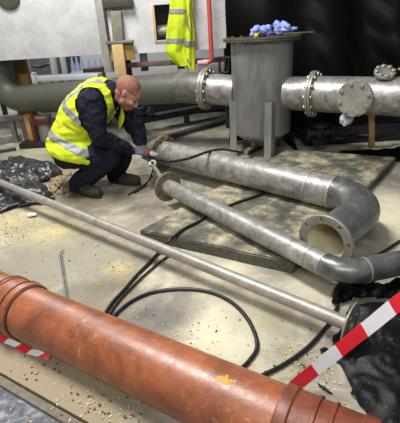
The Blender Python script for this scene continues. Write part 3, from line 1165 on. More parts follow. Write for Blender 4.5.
zd = at(119.5, 75.5, PY - 0.12).z
box(b, (p1.x, PY - 0.12, (zt + zd) / 2), (0.125, 0.06, zt - zd), None, 0.005)
obj('prop_timber', b, M['timber'], cr)
b = bmesh.new()
box(b, (p0.x + 0.01, PY - 0.068, zt - 0.09), (0.27, 0.04, 0.18), None, 0.004)
obj('cross_timber', b, M['ochre'], cr)

# small grey wall strip right of the container hides behind the curtain
# red pipe with its elbow and pink coupling
rpY = 4.86
rdp = empty('red_riser', (at(211, 50, rpY).x, rpY, at(211, 62, rpY).z), 'thin red vertical pipe with an elbow and faded pink coupling', 'pipe')
ra = at(211.5, 56, rpY)
b = bmesh.new()
xr_ = ra.x
zc = at(205, 63, rpY).z
pts = [V((xr_ - 0.01, rpY, 2.4)), V((xr_, rpY, zc + 0.07))] + arc(V((xr_, rpY, zc + 0.06)), (0, 0, -1), (-1, 0, 0), 0.055, 8)[1:]
tube(b, pts, 0.026, 18)
obj('riser', b, M['redpipe'], rdp)
b = bmesh.new()
xe = at(197, 64, rpY).x
lathe(b, V((xr_ - 0.045, rpY, zc + 0.005)), (-1, 0, -0.03), [(0, 0), (0, 0.03), (0.02, 0.034), (0.05, 0.034), (0.055, 0.029), (xr_ - 0.05 - xe, 0.029), (xr_ - 0.05 - xe, 0)], 20)
obj('coupling', b, M['pink'], rdp)
b = bmesh.new()
hk = at(224, 64, 4.78)
tube(b, spline([hk + V((-0.05, 0, 0.08)), hk + V((-0.05, 0, -0.05)), hk + V((-0.03, 0, -0.09)), hk + V((0.04, 0, -0.09)), hk + V((0.05, 0, -0.05)), hk + V((0.05, 0, 0.05)), hk + V((-0.03, 0, 0.06))], 6), 0.014, 10)
tube(b, [hk + V((-0.10, 0.04, 0.06)), hk + V((0.12, 0.04, 0.06))], 0.02, 10)
obj('pipe_clamp', b, M['blacksteel'], label='black clamp between the red riser and the steel vessel', cat='clamp')

# ---------------------------------------------------------------- hanging high visibility jacket
JY = PY - 0.10


def jacket_panel(rows, depth, seed, folds):
    """rows: list of (pixel y, left pixel x, right pixel x)"""
    bm = bmesh.new()
    n = 26
    grid = []
    R = []
    for a, b2_ in zip(rows[:-1], rows[1:]):
        for k in range(8):
            t = k / 8
            R.append(tuple(a[i] * (1 - t) + b2_[i] * t for i in range(3)))
    R.append(rows[-1])
    for y, xa, xb in R:
        row = []
        for i in range(n + 1):
            t = i / n
            px = xa + (xb - xa) * t
            p = at(px, y, JY)
            y_off = depth * math.sin(PI * t) + folds * math.sin(t * 11 + seed + y * 0.03) + 0.02 * noise.noise(V((t * 5, y * 0.06, seed)))
            p.y = JY - y_off + 0.02
            row.append(bm.verts.new(p))
        grid.append(row)
    for r, s in zip(grid[:-1], grid[1:]):
        for i in range(n):
            bm.faces.new((r[i], r[i + 1], s[i + 1], s[i]))
    return bm, R, grid


jk = empty('hi_vis_jacket', (at(180, 60, JY).x, JY, at(180, 60, JY).z), 'yellow high visibility jacket with grey bands hanging on the container', 'jacket')
rowsA = [(-34, 176, 190), (-8, 170, 192), (10, 170, 191), (30, 167, 189), (45, 165.5, 186), (52, 165.5, 184), (60, 171, 187), (66, 177, 189)]
bmA, RA, gA = jacket_panel(rowsA, 0.05, 0.7, 0.010)
for f in bmA.faces:
    c = f.calc_center_median()
obj('jacket_body', evaluated(bmA, [('SOLIDIFY', dict(thickness=0.008))]), M['hiviz'], jk, angle=70)
rowsB = [(-20, 183, 193), (-4, 184, 193.5), (14, 186, 192), (30, 187, 194), (45, 185, 195), (58, 184.5, 195), (65, 186, 195), (70, 189, 195)]
bmB, RB, gB = jacket_panel(rowsB, 0.07, 2.4, 0.014)
obj('jacket_sleeve', evaluated(bmB, [('SOLIDIFY', dict(thickness=0.008))]), M['hiviz'], jk, angle=70)


def jacket_band(rows, depth, seed, folds):
    bm, R, g = jacket_panel(rows, depth, seed, folds)
    for v in bm.verts:
        v.co.y -= 0.014
    obj('reflective_band', evaluated(bm, [('SOLIDIFY', dict(thickness=0.003))]), M['reflect'], jk, angle=70)
def xa(rows, y):
    for a, b2_ in zip(rows[:-1], rows[1:]):
        if a[0] <= y <= b2_[0]:
            t = (y - a[0]) / (b2_[0] - a[0])
            return a[1] + (b2_[1] - a[1]) * t, a[2] + (b2_[2] - a[2]) * t
for ya, yb in ((9, 13.5), (38.5, 43)):
    la, ra_ = xa(rowsA, ya)
    lb, rb = xa(rowsA, yb)
    jacket_band([(ya, la - .3, ra_), (yb, lb - .3, rb)], 0.05, 0.7, 0.010)
jacket_band([(2, 188.5, 191), (14, 187, 189.5), (22, 186, 189)], 0.06, 2.4, 0.012)
jacket_band([(22, 186, 189), (34, 189, 192.5)], 0.07, 2.4, 0.012)
jacket_band([(41, 184, 195), (46, 184, 195)], 0.078, 2.4, 0.014)
jacket_band([(59, 185.5, 190), (64, 188, 192.5)], 0.07, 2.4, 0.010)
# the peg it hangs from, out of the frame above
b = bmesh.new()
pk = at(184, -36, JY)
tube(b, [V((pk.x, JY - 0.04, pk.z)), V((pk.x, PY + 0.01, pk.z - 0.01))], 0.012, 10)
obj('coat_peg', b, M['blacksteel'], ct)

# ---------------------------------------------------------------- background seen under the container
b = bmesh.new()
wd0, wd1 = at(36, 80.5, 5.02), at(101, 73.5, 5.02)
zt_ = wd0.z
beam(b, V((wd0.x, 5.16, wd0.z + 0.012)), V((wd1.x, 4.98, wd0.z + 0.012)), 0.16, 0.07, 0.015)
obj('cable_tray', b, M['silver'], label='bright silver tray lying along the top of the duct', cat='tray')
# brings tray and duct together: two saddle blocks under the tray
b = bmesh.new()
p = at(17, 72, 5.15)
box(b, (at(18.5, 70, 5.62).x, 5.62, 0.52), (0.25, 0.12, 1.04), None, 0.006)
obj('timber_post', b, M['ochre'], label='ochre timber post standing behind the rising duct elbow', cat='timber')


def jug(c, s, label):
    r = empty('white_jug', c, label, 'jug')
    b = bmesh.new()
    lathe(b, c, (0, 0, 1), [(0, 0), (0, 0.10 * s), (0.02 * s, 0.115 * s), (0.24 * s, 0.115 * s), (0.32 * s, 0.06 * s), (0.34 * s, 0.04 * s), (0.37 * s, 0.04 * s), (0.37 * s, 0)], 20)
    obj('jug_body', b, M['white'], r)
    b = bmesh.new()
    lathe(b, V(c) + V((0, 0, 0.36 * s)), (0, 0, 1), [(0, 0), (0, 0.046 * s), (0.035 * s, 0.046 * s), (0.035 * s, 0)], 14)
    obj('cap', b, M['bluebag'], r)
    b = bmesh.new()
    q_ = V(c)
    tube(b, spline([q_ + V((0.09 * s, -0.03, 0.26 * s)), q_ + V((0.14 * s, -0.03, 0.30 * s)), q_ + V((0.10 * s, -0.03, 0.35 * s)), q_ + V((0.03 * s, -0.02, 0.34 * s))], 5), 0.014 * s, 8)
    obj('handle', b, M['white'], r)


# work bench far behind
BY = 6.9
bz = at(60, 80, BY).z - 0.12
bench = empty('work_bench', (-2.3, BY, 0), 'grey work bench seen below the raised container', 'bench')
b = bmesh.new()
box(b, (-2.25, BY, bz - 0.03), (2.4, 0.7, 0.06), None, 0.006)
obj('bench_top', b, M['greysteel'], bench)
for x in (-3.3, -1.2):
    for y in (-0.28, 0.28):
        b = bmesh.new()
        box(b, (x, BY + y, (bz - 0.06) / 2), (0.07, 0.07, bz - 0.06), None, 0.004)
        obj('leg', b, M['darksteel'], bench)
jc = at(30, 72, BY - 0.1)
jug(V((jc.x, BY - 0.1, bz)), 0.75, 'white jug with a blue cap on the far bench')
for i, (px, wdt, hh, lab) in enumerate(((77.5, 0.22, 0.46, 'pale blue wrapped bottle pack on the far bench, nearer the middle'), (95, 0.27, 0.42, 'pale blue wrapped bottle pack on the far bench beside the container post'))):
    c = at(px, 66, BY - 0.12)
    r = empty('bottle_pack', (c.x, BY - 0.12, bz), lab, 'bottle pack')
    for k in range(3):
        b = bmesh.new()
        xx = c.x + (k - 1) * wdt / 3
        lathe(b, (xx, BY - 0.12, bz), (0, 0, 1), [(0, 0), (0, wdt / 6.3), (hh * 0.72, wdt / 6.3), (hh * 0.9, wdt / 16), (hh, wdt / 16), (hh, 0)], 14)
        obj('bottle', b, M['bluewrap'], r)
    b = bmesh.new()
    box(b, (c.x, BY - 0.12, bz + hh * 0.28), (wdt * 1.06, wdt * 0.42, hh * 0.5), None, 0.01)
    obj('wrap', b, M['white'], r)
for px0, px1, lab in ((51, 56, 'pale slanted pipe leaning behind the silver tray'), (61, 66.5, 'pale upright pipe leaning beside the slanted one')):
    b = bmesh.new()
    p1, p0 = at(px0, 50, 6.4), at(px1, 80, 6.4)
    dd = (p0 - p1).normalized()
    k = p0.z / -dd.z
    tube(b, [p1 - dd * 0.6, p0 + dd * (k - 0.01)], 0.045, 16)
    obj('leaning_pipe', b, M['white'], label=lab, cat='pipe')
b = bmesh.new()
p = at(71, 66, 7.6)
box(b, (p.x, 7.6, 0.6), (0.30, 0.4, 1.2), None, 0.01)
obj('dark_cabinet', b, plain('dark_blue_cabinet', srgb(44, 48, 58), 0.5), label='dark narrow cabinet far behind under the container', cat='cabinet')
b = bmesh.new()
cc = at(62, 74, BY - 0.22)
for k in range(3):
    pts = [V((cc.x + math.cos(a * PI / 12) * 0.11, BY - 0.2 + math.sin(a * PI / 12) * 0.10, bz + 0.02 + k * 0.03)) for a in range(25)]
    tube(b, pts, 0.018, 8, caps=True)
obj('cable_coil', b, M['darksteel'], label='dark cable coil lying on the far bench', cat='cable')
b = bmesh.new()
c = at(88, 67, 6.3)
box(b, (c.x + 0.08, 6.3, 0.42), (0.26, 0.3, 0.84), None, 0.01)
obj('tool_trolley', b, plain('dull_red_brown', srgb(96, 72, 70), 0.6), label='dull red brown tool trolley left of the container post', cat='trolley')
pmp = empty('small_pump', (at(42, 70, 6.6).x, BY - 0.14, bz), 'small beige and dark pump with a pipe on the far bench', 'pump')
pq = WL[pmp.name]
b = bmesh.new()
lathe(b, pq + V((-0.09, 0, 0.13)), (1, 0, 0), [(0, 0), (0, 0.07), (0.02, 0.085), (0.16, 0.085), (0.18, 0.07), (0.18, 0)], 20)
box(b, pq + V((0, 0, 0.025)), (0.16, 0.12, 0.05))
obj('motor', b, plain('beige_paint', srgb(196, 182, 150), 0.5), pmp)
b = bmesh.new()
lathe(b, pq + V((0.09, 0, 0.13)), (1, 0, 0), [(0, 0), (0, 0.11), (0.06, 0.11), (0.08, 0.05), (0.08, 0)], 20)
obj('pump_head', b, M['darksteel'], pmp)
b = bmesh.new()
tube(b, spline([pq + V((0.12, 0, 0.2)), pq + V((0.12, 0, 0.3)), pq + V((0.06, 0.02, 0.37)), pq + V((-0.10, 0.05, 0.34)), pq + V((-0.2, 0.08, 0.36))], 6), 0.022, 10)
obj('outlet_pipe', b, M['blacksteel'], pmp)
b = bmesh.new()
c = at(47, 60, 7.9)
box(b, (c.x, 7.9, 0.65), (0.55, 0.4, 1.3), None, 0.01)
obj('grey_locker', b, plain('mid_grey_locker', srgb(96, 98, 98), 0.5), label='grey locker far behind the pump under the container', cat='locker')
# black block added as shade under the duct, carrying white box and pale crate
CY = 6.9
cx0, cx1 = at(136, 105, CY).x, at(236, 105, CY).x
b = bmesh.new()
box(b, ((cx0 + cx1) / 2, CY, 0.27), (cx1 - cx0, 0.4, 0.54), None, 0.01)
obj('shade_block', b, M['blacksteel'], label='added long black block standing for the shade far below the grey duct', cat='crate')
c = at(163, 64.5, CY)
b = bmesh.new()
box(b, (c.x, CY, (0.54 + c.z) / 2), (at(178, 69, CY).x - at(147, 69, CY).x, 0.3, c.z - 0.54), None, 0.01)
obj('white_box', b, M['white'], label='white box behind the rusty rail under the container', cat='box')
c = at(213, 63, CY)
b = bmesh.new()
box(b, (c.x, CY, (0.54 + c.z) / 2), (0.5, 0.25, c.z - 0.54), None, 0.01)
obj('pale_crate', b, M['panelframe'], label='pale grey crate behind the bolted flange under the container', cat='crate')

# ---------------------------------------------------------------- beams and stand on the left, far floor
b = bmesh.new()
a0, a1 = at(-8, 119, 5.42), at(31, 116, 5.42)
beam(b, a0, V((a1.x, 5.42, a0.z)), 0.10, 0.07, 0.006)
bm_leg = a0.z
beam(b, V((a0.x + 0.25, 5.42, bm_leg - 0.03)), V((a0.x + 0.25, 5.42, 0.0)), 0.06, 0.06, 0.004, up=(0, 1, 0))
beam(b, V((a1.x - 0.1, 5.42, bm_leg - 0.03)), V((a1.x - 0.1, 5.42, 0.0)), 0.06, 0.06, 0.004, up=(0, 1, 0))
obj('steel_trestle', b, M['greysteel'], label='grey steel trestle low behind the red stand at the left', cat='trestle')
b = bmesh.new()
beam(b, gp(-40, 146, 0.05), gp(22, 137, 0.05), 0.09, 0.10, 0.008)
obj('grey_beam', b, M['greysteel'], label='grey beam lying on the floor left of the red stand', cat='beam')
b = bmesh.new()
beam(b, gp(-40, 158, 0.02), gp(16, 149, 0.02), 0.03, 0.04, 0.004)
obj('thin_rail', b, M['darksteel'], label='thin dark rail on the floor in front of the grey beam', cat='rail')
stc = gp(38, 147, 0)
sd = empty('red_stand', (stc.x, stc.y, 0), 'red screw jack stand on a grey base under the duct', 'stand')
b = bmesh.new()
box(b, (stc.x, stc.y + 0.06, 0.035), (0.42, 0.26, 0.07), None, 0.008)
obj('base', b, M['blacksteel'], sd)
b = bmesh.new()
xj = at(35, 135, stc.y - 0.02).x
box(b, (xj, stc.y - 0.03, 0.22), (0.045, 0.04, 0.32), None, 0.006)
obj('jack_leg', b, M['red'], sd)
b = bmesh.new()
zc_ = at(44, 121, stc.y).z
box(b, (xj + 0.10, stc.y - 0.02, zc_), (0.25, 0.05, 0.075), None, 0.008)
obj('cross_bar', b, M['red'], sd)
b = bmesh.new()
lathe(b, (xj + 0.12, stc.y + 0.06, 0.07), (0, 0, 1), [(0, 0), (0, 0.09), (0.27, 0.09), (0.29, 0.11), (0.32, 0.11), (0.32, 0)], 24)
obj('jack_body', b, M['greysteel'], sd)
b = bmesh.new()
xw = at(30, 125, stc.y + 0.10).x
box(b, (xw - 0.01, stc.y + 0.13, 0.07 + 0.17), (0.085, 0.09, 0.34), None, 0.005)
obj('timber_block', b, M['ochre'], sd)

# dark channels on the floor behind the man
def channel(nm, a, b2_, wd, ht, label, m='darksteel'):
    bm = bmesh.new()
    a, b2_ = V(a), V(b2_)
    y = V((0, 0, 1)).cross((b2_ - a).normalized())
    beam(bm, a, b2_, wd, 0.012, 0.002)
    beam(bm, a + y * (wd / 2 - 0.006) - V((0, 0, ht / 2)), b2_ + y * (wd / 2 - 0.006) - V((0, 0, ht / 2)), 0.012, ht, 0.002)
    beam(bm, a - y * (wd / 2 - 0.006) - V((0, 0, ht / 2)), b2_ - y * (wd / 2 - 0.006) - V((0, 0, ht / 2)), 0.012, ht, 0.002)
    return obj(nm, bm, M[m], label=label, cat='channel')
chx = empty('channel_bench', (gp(186, 128).x, gp(186, 128).y, 0), 'dark steel channel on short posts behind the crouching man', 'beam')
ch0, ch1 = gp(120, 121, 0.20), gp(228, 101, 0.20)
b = bmesh.new()
beam(b, ch0, ch1, 0.17, 0.012, 0.002)
yv = V((0, 0, 1)).cross((ch1 - ch0).normalized())
for sgn in (1, -1):
    beam(b, ch0 + yv * (0.08 * sgn) - V((0, 0, 0.04)), ch1 + yv * (0.08 * sgn) - V((0, 0, 0.04)), 0.012, 0.08, 0.002)
obj('channel', b, M['darksteel'], chx)
for px, py in ((186, 108.5), (132, 118)):
    c = gp(px, py, 0.2)
    b = bmesh.new()
    box(b, (c.x, c.y - 0.01, 0.09), (0.085, 0.06, 0.18), None, 0.004)
    obj('post', b, M['greysteel'], chx)
channel('floor_channel', gp(166, 136, 0.05), gp(240, 115, 0.05), 0.10, 0.04, 'dark steel channel lying flat on the floor left of the vessel')
b = bmesh.new()
BUN_Y = ch0.lerp(ch1, 0.24).y
c = at(146, 108, BUN_Y)
ico(b, V((c.x, BUN_Y, 0.278)), 0.10, 4, (1.2, 0.7, 0.75))
cc2 = V((c.x, BUN_Y, 0.278))
for v in b.verts:
    v.co += (v.co - cc2).normalized() * 0.05 * noise.noise(v.co * 14)
for v in b.verts:
    v.co.z -= 0.022
obj('plastic_bundle', b, M['bluebag'], label='shiny dark blue crumpled plastic bundle behind the man\'s face', cat='bundle')
# ---------------------------------------------------------------- hoses
def hose(pts, r, label, name='air_hose', mat='black', per=10, cat='hose'):
    bm = bmesh.new()
    tube(bm, spline(pts, per), r, 12)
    return obj(name, bm, M[mat], label=label, cat=cat)
hr = 0.0098
hose([at(148, 155, 3.36), at(158, 159.5, 3.33), at(172, 161.5, 3.32), V(gp(186, 159, 0.336)), V(gp(196, 156, 0.342)), V(gp(208, 151.8, 0.326)), gp(222, 149.5, 0.25), gp(236, 151.5, 0.10), gp(247, 152.8, 0.06), gp(256, 150, 0.03), gp(262, 146, 0.03)], 0.0115, 'black hose crossing over the large pipe from the hand tool to the vessel')
hose([gp(264, 193, 0.088), gp(252, 197.5, 0.086), gp(236, 203, 0.086), gp(215, 212, 0.086), gp(198, 222, 0.086), gp(184, 229, 0.088), gp(170, 240, 0.086), gp(159, 252, 0.018), gp(150, 262, 0.014), gp(136, 276, hr), gp(124, 290, hr), gp(112, 303, hr), gp(104, 316, hr), gp(99, 330, hr)], hr, 'black hose running from beneath the large pipe over the slab to the floor')
hose([gp(176, 250, 0.012), gp(160, 262, 0.012), gp(148, 272, 0.012), gp(134, 285, 0.012), gp(118, 302, 0.012), gp(109, 316, 0.012), gp(104, 330, 0.012)], 0.0065, 'thin black cable beside the hose that comes off the slab', 'power_cable', 'black', cat='cable')
hose([gp(106, 325, hr), gp(118, 312, hr), gp(132, 301, hr), gp(150, 293, hr), gp(172, 289.5, hr), gp(195, 289.5, hr), gp(216, 294, hr), gp(234, 304, hr), gp(247, 318, hr), gp(255, 334, hr), gp(257, 348, hr), gp(250, 360, hr), gp(238, 372, hr), gp(222, 386, hr)], hr, 'black hose looping in a wide curve on the pale floor')
hose([gp(240, 388, hr), gp(262, 376, hr), gp(285, 364, hr), gp(305, 350, hr), gp(318, 337, hr), gp(330, 322, hr), gp(338, 306, hr)], hr, 'black hose from the orange pipe to the black sheeting')
hose([gp(336, 296, hr), gp(352, 276, hr), gp(372, 259, hr), gp(388, 249, hr), gp(402, 240, hr), gp(425, 228, hr)], hr, 'black hose on the floor right of the large elbow')
hose([at(147, 158, 3.36), at(152, 163, 3.33), at(153, 170, 3.3), gp(148, 182, 0.05), gp(141, 189, 0.008), gp(134, 193, 0.008)], 0.007, 'thin black lead curving down from the hand tool', 'tool_lead', cat='cable')
hose([at(149, 158, 3.33), at(156, 168, 3.3), at(153, 176, 3.26), gp(146, 183, 0.03), gp(139, 188, 0.02), gp(128, 195, 0.008)], 0.006, 'thinner second lead curving down beside the first one', 'tool_lead', cat='cable')

# ---------------------------------------------------------------- crumpled black plastic
def inside(p, poly):
    c = False
    for i in range(len(poly)):
        a, b2_ = poly[i], poly[i - 1]
        if (a.y > p.y) != (b2_.y > p.y) and p.x < (b2_.x - a.x) * (p.y - a.y) / (b2_.y - a.y) + a.x:
            c = not c
    return c


def edge_dist(p, poly):
    best = 9
    for i in range(len(poly)):
        a, b2_ = poly[i - 1], poly[i]
        ab = b2_ - a
        t = max(0, min(1, (p - a).dot(ab) / max(1e-9, ab.dot(ab))))
        best = min(best, (a + ab * t - p).length)
    return best


def crumple(poly_px, height, amp, freq, res, seed, base=0.004, th=0.003, squash=(1, 1), press=()):
    poly = [p.to_2d() if isinstance(p, Vector) else gp(p[0], p[1], 0).to_2d() for p in poly_px]
    xs, ys = [p.x for p in poly], [p.y for p in poly]
    bm = bmesh.new()
    idx = {}
    nx, ny = int((max(xs) - min(xs)) / res) + 2, int((max(ys) - min(ys)) / res) + 2
    for i in range(nx):
        for j in range(ny):
            p = V((min(xs) + i * res, min(ys) + j * res))
            wob = V((noise.noise(V((p.x * 9, p.y * 9, seed))), noise.noise(V((p.x * 9, p.y * 9, seed + 7))))) * 0.03
            if not inside(p + wob, poly):
                continue
            d = edge_dist(p, poly)
            q_ = V((p.x * squash[0], p.y * squash[1], seed * 1.7))
            warp = noise.noise_vector(q_ * freq * 0.6) * 0.18
            vd = noise.voronoi((q_ + warp * 0.6) * freq)[0]
            crease = (vd[1] - vd[0])
            rid = 1 - abs(noise.noise(q_ * freq * 1.3 + warp * 3))
            fine = 1 - abs(noise.noise(q_ * freq * 3.1 + V((5, 2, 1))))
            z = base + height * min(1, d / 0.12) ** 0.7 * (0.75 + 0.5 * noise.noise(q_ * 3)) + amp * min(1, d / 0.04 + 0.15) * (0.55 * rid ** 3 + 0.5 * crease + 0.22 * fine ** 4)
            # the sheet is pressed flat by the pipe that lies on it
            for A_, D_, r_ in press:
                t_p = max(-3.0, min(1.64, (p.to_3d() - A_).dot(D_) / max(0.2, D_.xy.length_squared)))
                c_p = A_ + D_ * t_p
                dd = (p - c_p.to_2d()).length
                if dd < r_ * 1.6:
                    z = min(z, c_p.z - math.sqrt(max(0, r_ * r_ - dd * dd)) - 0.006 if dd < r_ else c_p.z - 0.006 + (dd - r_) * 0.8)
            d_r = (p.to_3d() - V((tEnd.x, tEnd.y, 0))).length
            if d_r < 0.125:
                z = min(z, 0.003 + max(0, d_r - 0.10))
            j2 = noise.noise_vector(V((p.x * 31, p.y * 31, seed))) * res * 0.35
            idx[(i, j)] = bm.verts.new((p.x + j2.x, p.y + j2.y, max(z, 0.003)))
    for i in range(nx - 1):
        for j in range(ny - 1):
            k = [(i, j), (i + 1, j), (i + 1, j + 1), (i, j + 1)]
            if all(q_ in idx for q_ in k):
                bm.faces.new([idx[q_] for q_ in k])
    bmesh.ops.delete(bm, geom=[v for v in bm.verts if not v.link_faces], context='VERTS')
    for it in range(4):
        bmesh.ops.smooth_vert(bm, verts=[v for v in bm.verts if v.is_boundary], factor=0.5, use_axis_x=True, use_axis_y=True, use_axis_z=False)
    return evaluated(bm, [('SOLIDIFY', dict(thickness=th, offset=1.0))])


obj('plastic_sheet', crumple([(-40, 172), (0, 169), (22, 167), (46, 168), (60, 171), (64, 175), (58, 180), (46, 183), (14, 189), (-45, 200)], 0.095, 0.075, 5.0, 0.011, 2.0, squash=(0.8, 1.7), press=((tA, tD, tR + 0.004),)), M['wetsheet'],
    label='crumpled wet black plastic heaped on the floor behind the man, upper fold', cat='plastic sheet', angle=180)
obj('plastic_sheet', crumple([(-40, 206), (0, 194), (18, 190), (40, 187), (50, 189), (47, 194), (58, 200), (45, 205), (20, 209), (-5, 216), (-45, 222)], 0.06, 0.07, 6.0, 0.011, 5.0, press=((tA, tD, tR + 0.004),)), M['wetsheet'],
    label='crumpled wet black plastic under the long thin tube, lower fold', cat='plastic sheet', angle=180)
obj('black_sheeting', crumple([(330, 334), (342, 318), (350, 306), (372, 304), (392, 305), (412, 304), (470, 308), (620, 330), (640, 480), (440, 560), (378, 440), (370, 418), (352, 402), (341, 378), (330, 352)], 0.02, 0.055, 5.0, 0.012, 9.0, press=((tA, tD, tR + 0.004),)), M['dustysheet'],
    label='dusty black plastic sheeting on the floor at the lower right', cat='plastic sheet', angle=50)
obj('black_bag', crumple([(327, 299), (336, 286), (350, 284), (362, 281), (382, 286), (402, 284), (470, 282), (480, 298), (405, 301), (388, 301), (368, 302), (350, 303), (338, 309), (329, 306)], 0.05, 0.06, 8.0, 0.010, 14.0), M['sheet'],
    label='folded black plastic lying beneath the bend of the slimmer pipe', cat='plastic sheet', angle=45)
sa_, sn_ = (S[2] - S[3]).normalized(), None
sn_ = V((-sa_.y, sa_.x, 0)).normalized()
if sn_.y < 0:
    sn_ = -sn_
k0_, k1_ = S[3] + sn_ * 0.05, S[2] + sn_ * 0.05  # black sheet added to stand for shade on the floor behind the slab
obj('shade_sheet', crumple([k0_ + sa_ * 0.08, k1_, k1_ + sa_ * 0.5 + sn_ * 0.02, V((2.75, 3.55, 0)), V((2.75, 4.06, 0)), V((1.2, 4.06, 0)), V((1.12, 4.25, 0)), V((1.0, 4.2, 0))], 0.012, 0.035, 4.0, 0.016, 31.0), M['sheet'],
    label='added black sheet standing for the shaded floor between slab and plinth', cat='plastic sheet', angle=180)
obj('plastic_scrap', crumple([(314, 350), (322, 346), (330, 352), (326, 360), (318, 360)], 0.004, 0.02, 18.0, 0.006, 21.0), M['dustysheet'],
    label='small torn scrap of black plastic left of the barrier tape end', cat='plastic scrap', angle=45)
obj('plastic_scrap', crumple([(312, 380), (324, 386), (334, 393), (330, 397), (318, 390)], 0.003, 0.016, 18.0, 0.006, 23.0), M['dustysheet'],
    label='small torn scrap of black plastic beside the orange pipe\'s right end', cat='plastic scrap', angle=45)

# ---------------------------------------------------------------- barrier tape
def ribbon(pts, width_dirs, wd, nper, period, phase, slant=0.0, sag=0.0):
    P = spline(pts, nper)
    W = []
    for i in range(len(P)):
        t = i / (len(P) - 1) * (len(width_dirs) - 1)
        k = min(int(t), len(width_dirs) - 2)
        W.append((V(width_dirs[k]) * (1 - (t - k)) + V(width_dirs[k + 1]) * (t - k)).normalized())
    L = [0]
    for a, b2_ in zip(P[:-1], P[1:]):
        L.append(L[-1] + (b2_ - a).length)
    # cut exactly at the colour changes, each cut slanting across the tape
    def sample(s):
        s = max(0, min(L[-1], s))
        for i in range(len(L) - 1):
            if L[i] <= s <= L[i + 1] + 1e-9:
                t = (s - L[i]) / max(1e-9, L[i + 1] - L[i])
                return P[i].lerp(P[i + 1], t), W[i].lerp(W[i + 1], t)
    cuts = sorted({0.0, L[-1], *[x for x in L], *[phase + period * k for k in range(-2, int(L[-1] / period) + 3) if 0 < phase + period * k < L[-1]]})
    bm = bmesh.new()
    rows = []
    for s in cuts:
        row = []
        for c_ in range(5):
            t = c_ / 4 - 0.5
            p, w_ = sample(s + slant * t * wd)
            nrm = w_.cross(V((0, 0, 1)))
            row.append(bm.verts.new(p + w_ * wd * t + V((0, 0, 0.0015 * math.sin(s * 40 + c_ * 1.3)))))
        rows.append(row)
    for i in range(len(cuts) - 1):
        mid = (cuts[i] + cuts[i + 1]) / 2
        k = math.floor((mid - phase) / period)
        for c_ in range(4):
            f = bm.faces.new((rows[i][c_], rows[i][c_ + 1], rows[i + 1][c_ + 1], rows[i + 1][c_]))
            f.material_index = k % 2
    return evaluated(bm, [('SOLIDIFY', dict(thickness=0.0008))])


def depth_pt(px, py, dep):
    return CAM_C + ray(px, py) * dep


t0, t1 = gp(297, 384, 0.035), depth_pt(402, 299, 1.28)
tdir = (t1 - t0).normalized()
tw = (t1 - t0).cross(ray(345, 342)).normalized()
wdir1 = (tw + V((0, 0, 0.0))).normalized()
wdir0 = Quaternion(tdir, 0.75) @ wdir1
t2 = t1 + tdir * 1.1
Ltot = (t2 - t0).length
def s_of(px, py):
    # distance along the tape of the point nearest to that line of sight
    best, bs_ = 9, 0
    r_ = ray(px, py).normalized()
    for k in range(400):
        p = t0 + (t2 - t0) * k / 399
        d = (p - CAM_C).cross(r_).length
        if d < best:
            best, bs_ = d, Ltot * k / 399
    return bs_
sa, sb_, sc, sd_ = s_of(314, 367.5), s_of(344, 343.5), s_of(368, 324), s_of(391, 306.5)
per = (sd_ - sa) / 3
rb_ = ribbon([t0 - tdir * 0.02 + V((0, 0, -0.012)), t0, t0.lerp(t2, 0.33) + V((0, 0, -0.004)), t0.lerp(t2, 0.66) + V((0, 0, -0.004)), t2], [wdir0, wdir1, wdir1], 0.047, 8, per, sa + 0.02 + 0.38 * per, 0.25)
obj('barrier_tape', rb_, [M['tapewhite'], M['tapered']], label='red and white barrier tape stretched above the black sheeting', cat='tape', recalc=True)
tb0 = [gp(-14, 336, 0.02), gp(0, 338.5, 0.016), gp(12, 342.5, 0.022), gp(26, 350, 0.012), gp(40, 354, 0.022), gp(50, 358, 0.012)]
rb_ = ribbon(tb0, [(0.35, 0.3, 0.75), (0.3, 0.5, 0.35), (0.4, 0.4, 0.6), (0.3, 0.6, 0.2), (0.4, 0.4, 0.5), (0.3, 0.5, 0.5)], 0.027, 6, 0.075, 0.045, 0.7)
obj('barrier_tape', rb_, [M['tapered'], M['tapewhite']], label='crumpled red and white barrier tape half under the orange pipe', cat='tape')

# ---------------------------------------------------------------- gravel, chips and bits on the floor
gv = empty('gravel_heap', gp(60, 185), 'small heap of straw coloured gravel between black plastic and boots', 'gravel')
b = bmesh.new()
random.seed(21)
stone_meshes = []
for k in range(5):
    s_ = bmesh.new()
    ico(s_, (0, 0, 0), 1.0, 2)
    for v in s_.verts:
        v.co *= 1 + 0.35 * noise.noise(v.co * 1.2 + V((k * 9, 0, 0)))
    finish(s_, 20)
    me = bpy.data.meshes.new('stone')
    s_.to_mesh(me)
    s_.free()
    me.materials.append(M['stone'])
    stone_meshes.append(me)
for k in range(70):
    px, py = 60 + random.gauss(0, 7), 186.5 + random.gauss(0, 4.2)
    r = random.uniform(0.012, 0.028)
    g = gp(px, py)
    dist = math.hypot((px - 61) / 10, (py - 186) / 7)
    z = r * 0.6 + max(0, 0.05 * (1 - dist))
    o = put('stone', random.choice(stone_meshes), gv, (g.x, g.y, z), V((random.uniform(-1, 1), random.uniform(-1, 1), random.uniform(-1, 1))))
    o.scale = (r * 1.2, r, r * 0.8)

